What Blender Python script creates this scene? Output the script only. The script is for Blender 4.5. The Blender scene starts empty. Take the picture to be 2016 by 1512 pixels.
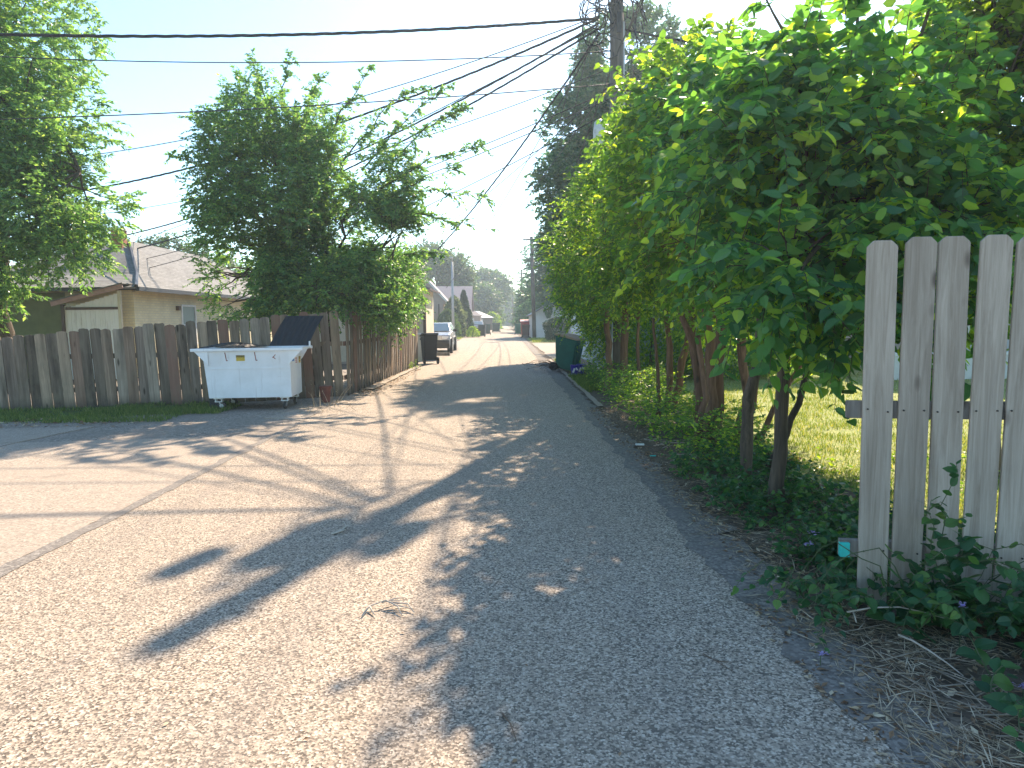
import bpy, bmesh, math, random
import numpy as np
from mathutils import Vector, Matrix, noise as mnoise
R = math.radians
scene = bpy.context.scene
col = scene.collection

# ---------------------------------------------------------------- camera
CAM = Vector((0, 0, 1.5))
yaw, pitch, roll = R(0.884), R(-5.152), R(0.6)
f = Vector((math.sin(yaw)*math.cos(pitch), math.cos(yaw)*math.cos(pitch), math.sin(pitch)))
r0 = f.cross(Vector((0, 0, 1))).normalized(); u0 = r0.cross(f)
cr = r0*math.cos(roll) - u0*math.sin(roll); cu = u0*math.cos(roll) + r0*math.sin(roll)
cd = bpy.data.cameras.new('camera'); cam = bpy.data.objects.new('camera', cd); col.objects.link(cam)
cam.matrix_world = Matrix(((cr.x, cu.x, -f.x, CAM.x), (cr.y, cu.y, -f.y, CAM.y), (cr.z, cu.z, -f.z, CAM.z), (0, 0, 0, 1)))
cd.lens = 25.0; cd.sensor_width = 36; cd.clip_start = 0.05; cd.clip_end = 3000
scene.camera = cam
# ---------------------------------------------------------------- world, sun, exposure
SUN_EL, SUN_AZ = 37.4, 18.7          # azimuth from +Y towards +X
w = bpy.data.worlds.new('World'); scene.world = w; w.use_nodes = True
nt = w.node_tree; nt.nodes.clear()
sky = nt.nodes.new('ShaderNodeTexSky'); sky.sky_type = 'NISHITA'; sky.sun_disc = False
sky.sun_elevation = R(SUN_EL); sky.sun_rotation = R(SUN_AZ); sky.air_density = 1.0; sky.dust_density = 0.4; sky.ozone_density = 4.0
bg = nt.nodes.new('ShaderNodeBackground'); bg.inputs[1].default_value = 0.088
wo = nt.nodes.new('ShaderNodeOutputWorld')
tn = nt.nodes.new('ShaderNodeVectorMath'); tn.operation = 'MULTIPLY'; tn.inputs[1].default_value = (.88, .93, .85)   # uniform white balance of the sky
nt.links.new(sky.outputs[0], tn.inputs[0]); nt.links.new(tn.outputs[0], bg.inputs[0]); nt.links.new(bg.outputs[0], wo.inputs[0])
sl = bpy.data.lights.new('sun', 'SUN'); sl.energy = 3.2; sl.angle = R(0.55); sl.color = (1.0, 0.81, 0.61)
so = bpy.data.objects.new('sun', sl); col.objects.link(so)
sd = Vector((math.sin(R(SUN_AZ))*math.cos(R(SUN_EL)), math.cos(R(SUN_AZ))*math.cos(R(SUN_EL)), math.sin(R(SUN_EL))))
so.rotation_euler = sd.to_track_quat('Z', 'Y').to_euler()
scene.view_settings.view_transform = 'Standard'; scene.view_settings.look = 'None'
scene.view_settings.gamma = 1; scene.view_settings.use_curve_mapping = False
scene.view_settings.exposure = 2.1
scene.render.engine = 'CYCLES'
scene.cycles.max_bounces = 10; scene.cycles.diffuse_bounces = 8; scene.cycles.glossy_bounces = 2
scene.cycles.transmission_bounces = 5; scene.cycles.volume_bounces = 1; scene.cycles.use_denoising = True
scene.cycles.sample_clamp_indirect = 8

# ---------------------------------------------------------------- materials
def new_mat(name):
    m = bpy.data.materials.new(name); m.use_nodes = True
    n = m.node_tree.nodes; b = n['Principled BSDF']
    return m, m.node_tree, b
def N(nt, t, **kw):
    n = nt.nodes.new(t)
    for k, v in kw.items():
        if k.startswith('i_'): n.inputs[k[2:].replace('_', ' ')].default_value = v
        else: setattr(n, k, v)
    return n
def L(nt, a, b): nt.links.new(a, b)
def ramp(nt, stops, fac, interp='LINEAR'):
    r = nt.nodes.new('ShaderNodeValToRGB'); r.color_ramp.interpolation = interp
    e = r.color_ramp.elements
    while len(e) < len(stops): e.new(0.5)
    for k, (p, c) in enumerate(stops):
        e[k].position = p; e[k].color = (*c, 1)
    L(nt, fac, r.inputs[0]); return r.outputs[0]
def mixc(nt, fac, a, b, mode='MIX'):
    m = nt.nodes.new('ShaderNodeMix'); m.data_type = 'RGBA'; m.blend_type = mode
    for i, x in ((0, fac), (6, a), (7, b)):
        if hasattr(x, 'is_output'): L(nt, x, m.inputs[i])
        else: m.inputs[i].default_value = x if i == 0 else (*x, 1)
    return m.outputs[2]
def coords(nt, scale=(1, 1, 1), kind='Object'):
    tc = nt.nodes.new('ShaderNodeTexCoord'); mp = nt.nodes.new('ShaderNodeMapping')
    mp.inputs['Scale'].default_value = scale; L(nt, tc.outputs[kind], mp.inputs[0]); return mp.outputs[0]
def noise(nt, vec, scale, detail=4, rough=.6, dist=0):
    n = nt.nodes.new('ShaderNodeTexNoise'); n.inputs['Scale'].default_value = scale; n.inputs['Detail'].default_value = detail
    n.inputs['Roughness'].default_value = rough; n.inputs['Distortion'].default_value = dist
    L(nt, vec, n.inputs['Vector']); return n.outputs[0]
def bump(nt, b, h, strength, dist):
    n = nt.nodes.new('ShaderNodeBump'); n.inputs['Strength'].default_value = strength; n.inputs['Distance'].default_value = dist
    L(nt, h, n.inputs['Height']); L(nt, n.outputs[0], b.inputs['Normal'])
def objrand(nt):
    return nt.nodes.new('ShaderNodeObjectInfo').outputs['Random']
def plain(name, c, rough=.6, metal=0, var=.15, scale=6, bmp=0, spec=.5):
    m, nt, b = new_mat(name); v = coords(nt)
    n1 = noise(nt, v, scale, 6, .65)
    lo = tuple(max(0, x*(1-var)) for x in c); hi = tuple(min(1, x*(1+var)) for x in c)
    L(nt, ramp(nt, [(.3, lo), (.7, hi)], n1), b.inputs['Base Color'])
    b.inputs['Roughness'].default_value = rough; b.inputs['Metallic'].default_value = metal
    b.inputs['Specular IOR Level'].default_value = spec
    if bmp: bump(nt, b, noise(nt, v, scale*6, 4), bmp, .01)
    return m
def leaf_mat(name, stops, trans=.42, rough=.42, tcol=(1.5, 1.55, .55)):
    m, nt, b = new_mat(name)
    g = nt.nodes.new('ShaderNodeNewGeometry')
    a = N(nt, 'ShaderNodeMath', operation='ADD'); L(nt, g.outputs['Random Per Island'], a.inputs[0]); L(nt, objrand(nt), a.inputs[1])
    fr = N(nt, 'ShaderNodeMath', operation='FRACT'); L(nt, a.outputs[0], fr.inputs[0])
    c = ramp(nt, stops, fr.outputs[0])
    L(nt, c, b.inputs['Base Color']); b.inputs['Roughness'].default_value = rough; b.inputs['Specular IOR Level'].default_value = .35
    t = nt.nodes.new('ShaderNodeBsdfTranslucent')
    vm = N(nt, 'ShaderNodeVectorMath', operation='MULTIPLY'); L(nt, c, vm.inputs[0]); vm.inputs[1].default_value = tcol
    L(nt, vm.outputs[0], t.inputs[0])
    mx = nt.nodes.new('ShaderNodeMixShader'); mx.inputs[0].default_value = trans
    L(nt, b.outputs[0], mx.inputs[1]); L(nt, t.outputs[0], mx.inputs[2])
    L(nt, mx.outputs[0], nt.nodes['Material Output'].inputs[0]); return m
def wood(name, lo, hi, knot=(.06, .045, .03), grain=1.0, dark=1.0, red=None, lichen=None):
    m, nt, b = new_mat(name); 
    tc = nt.nodes.new('ShaderNodeTexCoord'); oi = nt.nodes.new('ShaderNodeObjectInfo')
    sc = N(nt, 'ShaderNodeVectorMath', operation='SCALE'); L(nt, oi.outputs['Location'], sc.inputs[0]); sc.inputs['Scale'].default_value = 3.7
    ad = N(nt, 'ShaderNodeVectorMath', operation='ADD'); L(nt, tc.outputs['Object'], ad.inputs[0]); L(nt, sc.outputs[0], ad.inputs[1])
    mp = nt.nodes.new('ShaderNodeMapping'); mp.inputs['Scale'].default_value = (34*grain, 34*grain, 1.6*grain); L(nt, ad.outputs[0], mp.inputs[0])
    g1 = noise(nt, mp.outputs[0], 1.0, 8, .72, .8)
    c = ramp(nt, [(.28, lo), (.72, hi)], g1)
    mp2 = nt.nodes.new('ShaderNodeMapping'); mp2.inputs['Scale'].default_value = (9, 9, 1.4); L(nt, ad.outputs[0], mp2.inputs[0])
    big = noise(nt, mp2.outputs[0], .8, 4, .6)
    c = mixc(nt, ramp(nt, [(.42, (0, 0, 0)), (.75, (dark, dark, dark))], big), c, tuple(x*.45 for x in lo))
    # knots
    mp3 = nt.nodes.new('ShaderNodeMapping'); mp3.inputs['Scale'].default_value = (6.5, 3, 2.6); L(nt, ad.outputs[0], mp3.inputs[0])
    vo = N(nt, 'ShaderNodeTexVoronoi'); vo.inputs['Scale'].default_value = 1.0; L(nt, mp3.outputs[0], vo.inputs['Vector'])
    c = mixc(nt, ramp(nt, [(.07, (.9, .9, .9)), (.16, (0, 0, 0))], vo.outputs['Distance']), c, knot)
    rr = ramp(nt, [(0, (.62 if dark > .5 else .88,)*3), (.5, (1, 1, 1)), (1, (1.0, 1.0, 1.0))], oi.outputs['Random'])
    c = mixc(nt, 1.0, c, rr, 'MULTIPLY')
    if lichen and red:
        c = mixc(nt, 1.0, c, ramp(nt, [(0, (.86, .82, .76)), (.2, (1.25, 1.15, 1.0)), (.4, (.75, .72, .7)), (.6, (1.1, 1.1, 1.05)), (.75, (.9, .8, .7)), (1, (1.3, 1.25, 1.2))], oi.outputs['Random'], 'CONSTANT'), 'MULTIPLY')
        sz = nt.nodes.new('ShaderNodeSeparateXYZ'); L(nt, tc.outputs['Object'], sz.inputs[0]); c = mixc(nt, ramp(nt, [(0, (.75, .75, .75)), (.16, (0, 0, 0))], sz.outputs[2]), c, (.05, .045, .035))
    if red:
        c = mixc(nt, ramp(nt, [(.80, (0, 0, 0)), (.86, (.7, .7, .7))], oi.outputs['Random']), c, red)
    if lichen:
        c = mixc(nt, ramp(nt, [(.5, (0, 0, 0)), (.7, (.6, .6, .6))], noise(nt, ad.outputs[0], 2.2, 5, .7)), c, lichen)
    L(nt, c, b.inputs['Base Color']); b.inputs['Roughness'].default_value = .82; b.inputs['Specular IOR Level'].default_value = .25
    bump(nt, b, g1, .55, .004); return m

M = {}
def mk_asphalt():
    m, nt, b = new_mat('chip_seal'); v = coords(nt)
    vo = N(nt, 'ShaderNodeTexVoronoi'); vo.inputs['Scale'].default_value = 108; L(nt, v, vo.inputs['Vector'])
    sep = nt.nodes.new('ShaderNodeSeparateColor'); L(nt, vo.outputs['Color'], sep.inputs[0])
    c = ramp(nt, [(0, (.045, .036, .028)), (.22, (.14, .112, .086)), (.48, (.385, .31, .235)), (.8, (.58, .475, .365)), (1, (.80, .69, .56))], sep.outputs[0])
    vo2 = N(nt, 'ShaderNodeTexVoronoi'); vo2.inputs['Scale'].default_value = 38; L(nt, v, vo2.inputs['Vector'])
    sep2 = nt.nodes.new('ShaderNodeSeparateColor'); L(nt, vo2.outputs['Color'], sep2.inputs[0])
    c = mixc(nt, .18, c, ramp(nt, [(0, (.16, .14, .12)), (1, (.50, .45, .40))], sep2.outputs[1]))
    ed = ramp(nt, [(0, (1, 1, 1)), (.55, (.52, .52, .52))], vo.outputs['Distance'])
    c = mixc(nt, .35, c, ed, 'MULTIPLY')
    # large patches, faint wheel tracks (x only) and worn dark bitumen
    big = noise(nt, v, .55, 5, .6); c = mixc(nt, ramp(nt, [(.35, (0, 0, 0)), (.7, (.35, .35, .35))], big), c, (.33, .27, .21))
    med = noise(nt, v, 3.2, 5, .7); c = mixc(nt, ramp(nt, [(.55, (0, 0, 0)), (.8, (.45, .45, .45))], med), c, (.19, .17, .155))
    tr = noise(nt, coords(nt, (2.4, .06, 1)), 1.0, 3, .5); c = mixc(nt, ramp(nt, [(.52, (0, 0, 0)), (.68, (.25, .25, .25))], tr), c, (.18, .16, .145))
    # hairline cracks, oil spots, sealed patches
    vd = N(nt, 'ShaderNodeTexVoronoi', feature='DISTANCE_TO_EDGE'); vd.inputs['Scale'].default_value = .55
    wv = N(nt, 'ShaderNodeVectorMath', operation='ADD'); wn = nt.nodes.new('ShaderNodeTexNoise'); wn.inputs['Scale'].default_value = 1.7; wn.inputs['Detail'].default_value = 6; L(nt, v, wn.inputs['Vector'])
    L(nt, v, wv.inputs[0]); L(nt, wn.outputs['Color'], wv.inputs[1]); L(nt, wv.outputs[0], vd.inputs['Vector'])
    crk = ramp(nt, [(0, (1, 1, 1)), (.0045, (.6, .6, .6)), (.009, (0, 0, 0))], vd.outputs['Distance'])
    msk = ramp(nt, [(.56, (0, 0, 0)), (.66, (.7, .7, .7))], noise(nt, v, .35, 3, .5))
    cm = N(nt, 'ShaderNodeMath', operation='MULTIPLY'); L(nt, crk, cm.inputs[0]); L(nt, msk, cm.inputs[1])
    c = mixc(nt, cm.outputs[0], c, (.09, .08, .07))
    c = mixc(nt, ramp(nt, [(.70, (0, 0, 0)), (.78, (.55, .55, .55))], noise(nt, v, .9, 3, .45, .4)), c, (.15, .135, .12))
    L(nt, c, b.inputs['Base Color']); b.inputs['Roughness'].default_value = .9; b.inputs['Specular IOR Level'].default_value = .2
    bump(nt, b, vo.outputs['Distance'], .5, .004); return m
M['asphalt'] = mk_asphalt()
def mk_speck(name, a, bcol, cc, scale=70, big=.8, crack=None):
    m, nt, b = new_mat(name); v = coords(nt)
    vo = N(nt, 'ShaderNodeTexVoronoi'); vo.inputs['Scale'].default_value = scale; L(nt, v, vo.inputs['Vector'])
    sep = nt.nodes.new('ShaderNodeSeparateColor'); L(nt, vo.outputs['Color'], sep.inputs[0])
    c = ramp(nt, [(0, a), (.5, bcol), (1, cc)], sep.outputs[0])
    c = mixc(nt, ramp(nt, [(.35, (0, 0, 0)), (.65, (.8, .8, .8))], noise(nt, v, big, 6, .7)), c, bcol)
    c = mixc(nt, ramp(nt, [(.55, (0, 0, 0)), (.75, (.7, .7, .7))], noise(nt, v, big*4, 6, .7)), c, a)
    L(nt, c, b.inputs['Base Color']); b.inputs['Roughness'].default_value = .92; b.inputs['Specular IOR Level'].default_value = .2
    bump(nt, b, noise(nt, v, scale*.7, 4), .5, .006); return m
M['edge'] = mk_speck('old_bitumen', (.10, .088, .076), (.19, .168, .148), (.34, .305, .265), 66, 2.4)
M['edge2'] = mk_speck('worn_bitumen', (.12, .11, .10), (.20, .18, .16), (.36, .33, .29), 70, 2.2)
M['concrete'] = mk_speck('weathered_concrete', (.20, .168, .138), (.34, .285, .23), (.47, .405, .33), 70, .7)
M['gravel'] = mk_speck('gravel_dirt', (.13, .105, .085), (.26, .22, .18), (.44, .39, .33), 45, 1.1)
M['dirt'] = mk_speck('dirt', (.06, .045, .033), (.13, .10, .075), (.24, .19, .14), 30, 1.5)
M['lawn'] = mk_speck('lawn', (.12, .16, .045), (.24, .28, .085), (.40, .38, .16), 38, 1.2)
M['turf'] = mk_speck('turf', (.035, .06, .015), (.07, .11, .03), (.14, .15, .06), 38, 1.2)
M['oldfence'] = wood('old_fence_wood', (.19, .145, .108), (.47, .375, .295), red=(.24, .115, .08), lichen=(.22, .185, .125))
M['picket'] = wood('picket_wood', (.27, .22, .17), (.56, .49, .41), knot=(.13, .10, .08), dark=.3)
M['rail'] = wood('rail_wood', (.16, .14, .12), (.3, .27, .24))
M['polewood'] = wood('pole_wood', (.10, .085, .075), (.23, .195, .17), grain=.5)
M['bark'] = wood('dark_bark', (.035, .027, .02), (.20, .155, .115), grain=1.0, dark=.6)
M['redbark'] = wood('shredding_bark', (.075, .04, .025), (.34, .20, .13), grain=1.1, dark=.6)
M['nail'] = plain('nail', (.02, .018, .015), .6)
def mk_dump():
    m, nt, b = new_mat('dumpster_white'); v = coords(nt)
    c = ramp(nt, [(.3, (.74, .74, .73)), (.6, (.84, .84, .84))], noise(nt, v, 2.5, 6, .65))
    st = noise(nt, coords(nt, (16, 16, 1.1)), 1.0, 6, .7); c = mixc(nt, ramp(nt, [(.58, (0, 0, 0)), (.78, (.45, .45, .45))], st), c, (.42, .36, .30))
    sc_ = noise(nt, coords(nt, (3, 3, 22)), 1.0, 5, .75); c = mixc(nt, ramp(nt, [(.66, (0, 0, 0)), (.72, (.5, .5, .5))], sc_), c, (.50, .40, .36))
    L(nt, c, b.inputs['Base Color']); b.inputs['Roughness'].default_value = .42; bump(nt, b, noise(nt, v, 3.0, 2), .5, .02); return m
M['white'] = mk_dump()
M['tealpaint'] = plain('teal_paint', (.02, .45, .40), .6, 0, .25, 14)
M['rust'] = plain('rust_primer', (.30, .10, .08), .8, 0, .4, 20)
M['blackplastic'] = plain('black_plastic', (.012, .014, .018), .62, 0, .25, 5)
M['greenplastic'] = plain('green_plastic', (.015, .125, .095), .5, 0, .2, 4)
M['darkgreenplastic'] = plain('dark_green_plastic', (.012, .045, .035), .5, 0, .2, 4)
M['tanlid'] = plain('tan_plastic', (.42, .29, .19), .55, 0, .15, 4)
M['rubber'] = plain('rubber', (.045, .042, .04), .8)
M['steel'] = plain('galvanised_steel', (.42, .43, .44), .45, .7, .15, 8)
M['greysteel'] = plain('grey_painted_steel', (.36, .37, .38), .5, .2, .12, 4)
M['transformer'] = plain('transformer_paint', (.16, .19, .24), .45, .3, .12, 4)
M['boxpaint'] = plain('splice_box', (.52, .53, .52), .5, 0, .2, 12)
M['cable'] = plain('cable_jacket', (.012, .013, .018), .55)
M['yellow'] = plain('yellow_sticker', (.72, .50, .06), .5, 0, .1, 20)
M['ink'] = plain('black_ink', (.012, .012, .012), .5)
M['blueink'] = plain('blue_sticker', (.08, .22, .55), .5)
M['redink'] = plain('red_sticker', (.5, .12, .12), .5)
M['whiteink'] = plain('white_sticker', (.75, .75, .74), .5)
M['terracotta'] = plain('terracotta', (.17, .055, .04), .8, 0, .3, 10)
M['silver'] = plain('silver_paint', (.45, .47, .50), .25, .6, .04, 2)
M['bluepaint'] = plain('blue_car_paint', (.03, .05, .13), .25, .3, .04, 2)
M['blacktrim'] = plain('black_trim', (.018, .018, .02), .4)
M['redpaint'] = plain('red_paint', (.35, .035, .02), .5, 0, .15, 6)
M['brownplastic'] = plain('brown_plastic', (.09, .045, .035), .55)
M['purple'] = plain('purple_wrap', (.06, .04, .32), .35, 0, .3, 22)
M['lamp'] = plain('headlight_lens', (.7, .72, .75), .1, 0, .05)
M['olive'] = plain('olive_stucco', (.17, .18, .075), .9, 0, .15, 3, .4)
M['offwhite'] = plain('off_white_wall', (.62, .60, .56), .8, 0, .08, 3, .3)
M['pinkwall'] = plain('tan_pink_siding', (.44, .34, .30), .8, 0, .08, 3)
M['pinkroof'] = plain('mauve_roof', (.25, .21, .23), .85, 0, .18, 9, .5)
M['creamwall'] = plain('cream_wall', (.60, .53, .40), .85, 0, .1, 3, .3)
M['bluesiding'] = plain('pale_blue_siding', (.50, .58, .62), .6, 0, .06, 4)
M['creamsiding'] = plain('cream_siding', (.50, .49, .43), .6, 0, .06, 4)
M['darktrim'] = plain('dark_gutter', (.03, .035, .045), .5)
M['pinktrim'] = plain('faded_red_fascia', (.42, .27, .24), .7, 0, .2, 8)
M['browntrim'] = plain('brown_trim', (.10, .065, .05), .7)
M['whitetrim'] = plain('white_trim', (.68, .68, .66), .5)
M['chimney'] = plain('orange_brick', (.36, .14, .075), .85, 0, .3, 18)
M['deadleaf'] = leaf_mat('dead_leaf', [(0, (.12, .065, .035)), (.45, (.26, .16, .09)), (.8, (.42, .30, .18)), (1, (.62, .52, .36))], .15, .7, (1.2, 1, .7))
M['straw'] = leaf_mat('dry_stalks', [(0, (.20, .14, .085)), (.6, (.42, .33, .22)), (1, (.66, .56, .42))], .1, .8, (1, 1, .8))
M['deadwood'] = plain('bleached_twig', (.46, .40, .33), .8, 0, .2, 30)
M['drytwig'] = plain('dry_twig', (.27, .22, .17), .8, 0, .4, 30)
M['browntwig'] = plain('brown_twig', (.12, .08, .055), .8, 0, .3, 30)
M['twigbark'] = plain('twig_bark', (.06, .045, .032), .8, 0, .3, 20)
M['greenstem'] = plain('green_stem', (.06, .085, .03), .7, 0, .3, 20)
M['violet'] = leaf_mat('violet_petals', [(0, (.25, .18, .5)), (1, (.5, .42, .75))], .3)
G4 = lambda a, b, c, d: [(0, a), (.4, b), (.75, c), (1, d)]
M['lf_broad'] = leaf_mat('broad_leaf', G4((0.048, 0.146, 0.082), (0.082, 0.220, 0.106), (0.138, 0.301, 0.098), (0.423, 0.553, 0.098)), .55, .36, (2.0, 2.0, .5))
M['lf_hedge'] = leaf_mat('hedge_leaf', G4((0.063, 0.150, 0.063), (0.112, 0.230, 0.072), (0.183, 0.317, 0.072), (0.476, 0.571, 0.095)), .55, .42, (2.0, 1.95, .45))
M['lf_maple'] = leaf_mat('maple_leaf', G4((0.067, 0.150, 0.036), (0.119, 0.231, 0.044), (0.209, 0.329, 0.059), (0.418, 0.507, 0.090)), .52, .42, (1.9, 1.8, .4))
M['lf_elm'] = leaf_mat('elm_leaf', G4((0.066, 0.152, 0.081), (0.106, 0.221, 0.096), (0.152, 0.278, 0.096), (0.288, 0.384, 0.115)), .52, .42, (1.8, 1.9, .8))
M['lf_ash'] = leaf_mat('ash_leaf', G4((0.073, 0.166, 0.083), (0.120, 0.229, 0.095), (0.184, 0.305, 0.110), (0.331, 0.442, 0.166)), .52, .33, (1.8, 1.9, .8))
M['lf_dark'] = leaf_mat('dark_leaf', G4((0.049, 0.121, 0.083), (0.073, 0.161, 0.102), (0.110, 0.208, 0.110), (0.170, 0.281, 0.121)), .38, .42, (1.3, 1.5, .9))
M['lf_far'] = leaf_mat('far_leaf', G4((0.039, 0.078, 0.039), (0.065, 0.117, 0.046), (0.098, 0.156, 0.058), (0.156, 0.221, 0.078)), .40, .5, (1.4, 1.5, .7))
M['lf_cedar'] = leaf_mat('cedar_leaf', G4((.012, .035, .02), (.02, .05, .028), (.028, .062, .03), (.04, .08, .035)), .25, .6, (1.2, 1.3, .7))
M['lf_pale'] = leaf_mat('pale_leaf', G4((.06, .09, .05), (.11, .15, .08), (.19, .23, .13), (.3, .34, .2)), .4, .5, (1.3, 1.3, .8))
M['lf_vine'] = leaf_mat('vine_leaf', G4((0.026, 0.089, 0.041), (0.041, 0.125, 0.053), (0.066, 0.170, 0.053), (0.125, 0.229, 0.059)), .40, .36, (1.6, 1.7, .6))
M['grass'] = leaf_mat('grass_blade', G4((.10, .17, .04), (.17, .25, .06), (.27, .32, .09), (.46, .43, .17)), .4, .6, (1.4, 1.3, .5))
M['greengrass'] = leaf_mat('green_grass_blade', G4((.06, .12, .03), (.11, .18, .045), (.17, .24, .06), (.3, .32, .11)), .4, .6, (1.4, 1.4, .5))
def mk_glass():
    m, nt, b = new_mat('window_glass'); b.inputs['Base Color'].default_value = (.05, .07, .08, 1)
    b.inputs['Roughness'].default_value = .06; b.inputs['Specular IOR Level'].default_value = .9; return m
M['glass'] = mk_glass()
def mk_windshield():
    m, nt, b = new_mat('windshield_glass'); b.inputs['Base Color'].default_value = (.16, .22, .25, 1)
    b.inputs['Roughness'].default_value = .08; b.inputs['Specular IOR Level'].default_value = 1.0; b.inputs['Metallic'].default_value = .35; return m
M['windshield'] = mk_windshield()
def mk_blind():
    m, nt, b = new_mat('window_blind'); b.inputs['Base Color'].default_value = (.20, .27, .24, 1); b.inputs['Roughness'].default_value = .35; return m
M['blind'] = mk_blind()
def mk_brick(name, c1, c2, mortar):
    m, nt, b = new_mat(name); v = coords(nt)
    # map x+y -> u , z -> v so that both faces of a corner get courses
    s = nt.nodes.new('ShaderNodeSeparateXYZ'); L(nt, v, s.inputs[0])
    a = N(nt, 'ShaderNodeMath', operation='ADD'); L(nt, s.outputs[0], a.inputs[0]); L(nt, s.outputs[1], a.inputs[1])
    cb = nt.nodes.new('ShaderNodeCombineXYZ'); L(nt, a.outputs[0], cb.inputs[0]); L(nt, s.outputs[2], cb.inputs[1])
    br = nt.nodes.new('ShaderNodeTexBrick'); L(nt, cb.outputs[0], br.inputs['Vector'])
    br.inputs['Scale'].default_value = 1; br.inputs['Brick Width'].default_value = .22; br.inputs['Row Height'].default_value = .075; br.inputs['Mortar Size'].default_value = .008
    br.inputs['Color1'].default_value = (*c1, 1); br.inputs['Color2'].default_value = (*c2, 1); br.inputs['Mortar'].default_value = (*mortar, 1)
    c = mixc(nt, ramp(nt, [(.4, (0, 0, 0)), (.75, (.5, .5, .5))], noise(nt, v, 1.8, 5, .7)), br.outputs['Color'], tuple(x*.6 for x in c1))
    L(nt, c, b.inputs['Base Color']); b.inputs['Roughness'].default_value = .9
    bump(nt, b, br.outputs['Fac'], -.4, .01); return m
M['yellowbrick'] = mk_brick('yellow_brick', (.80, .70, .44), (.72, .62, .38), (.62, .56, .42))
def mk_shingle(name, a, c_, rowz=.06):
    m, nt, b = new_mat(name); v = coords(nt)
    s = nt.nodes.new('ShaderNodeSeparateXYZ'); L(nt, v, s.inputs[0])
    ad = N(nt, 'ShaderNodeMath', operation='ADD'); L(nt, s.outputs[0], ad.inputs[0]); L(nt, s.outputs[1], ad.inputs[1])
    cb = nt.nodes.new('ShaderNodeCombineXYZ'); L(nt, ad.outputs[0], cb.inputs[0]); L(nt, s.outputs[2], cb.inputs[1])
    br = nt.nodes.new('ShaderNodeTexBrick'); L(nt, cb.outputs[0], br.inputs['Vector'])
    br.inputs['Scale'].default_value = 1; br.inputs['Brick Width'].default_value = .30; br.inputs['Row Height'].default_value = rowz; br.inputs['Mortar Size'].default_value = .006
    br.inputs['Color1'].default_value = (*a, 1); br.inputs['Color2'].default_value = (*c_, 1); br.inputs['Mortar'].default_value = tuple(x*.35 for x in a) + (1,)
    br.inputs['Bias'].default_value = 0
    c = mixc(nt, ramp(nt, [(.35, (0, 0, 0)), (.7, (.55, .55, .55))], noise(nt, v, 1.2, 6, .7)), br.outputs['Color'], c_)
    L(nt, c, b.inputs['Base Color']); b.inputs['Roughness'].default_value = .95; b.inputs['Specular IOR Level'].default_value = .2
    bump(nt, b, br.outputs['Fac'], -.5, .01); return m
M['shingle'] = mk_shingle('grey_shingles', (.165, .165, .165), (.245, .245, .24))
def mk_whiteboard():
    m, nt, b = new_mat('peeling_white_boards'); v = coords(nt, (5, 5, .8))
    c = ramp(nt, [(.3, (.55, .50, .44)), (.45, (.78, .76, .72)), (.8, (.86, .85, .82))], noise(nt, v, 1.3, 7, .75))
    L(nt, c, b.inputs['Base Color']); b.inputs['Roughness'].default_value = .8; return m
M['whiteboard'] = mk_whiteboard()

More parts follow.
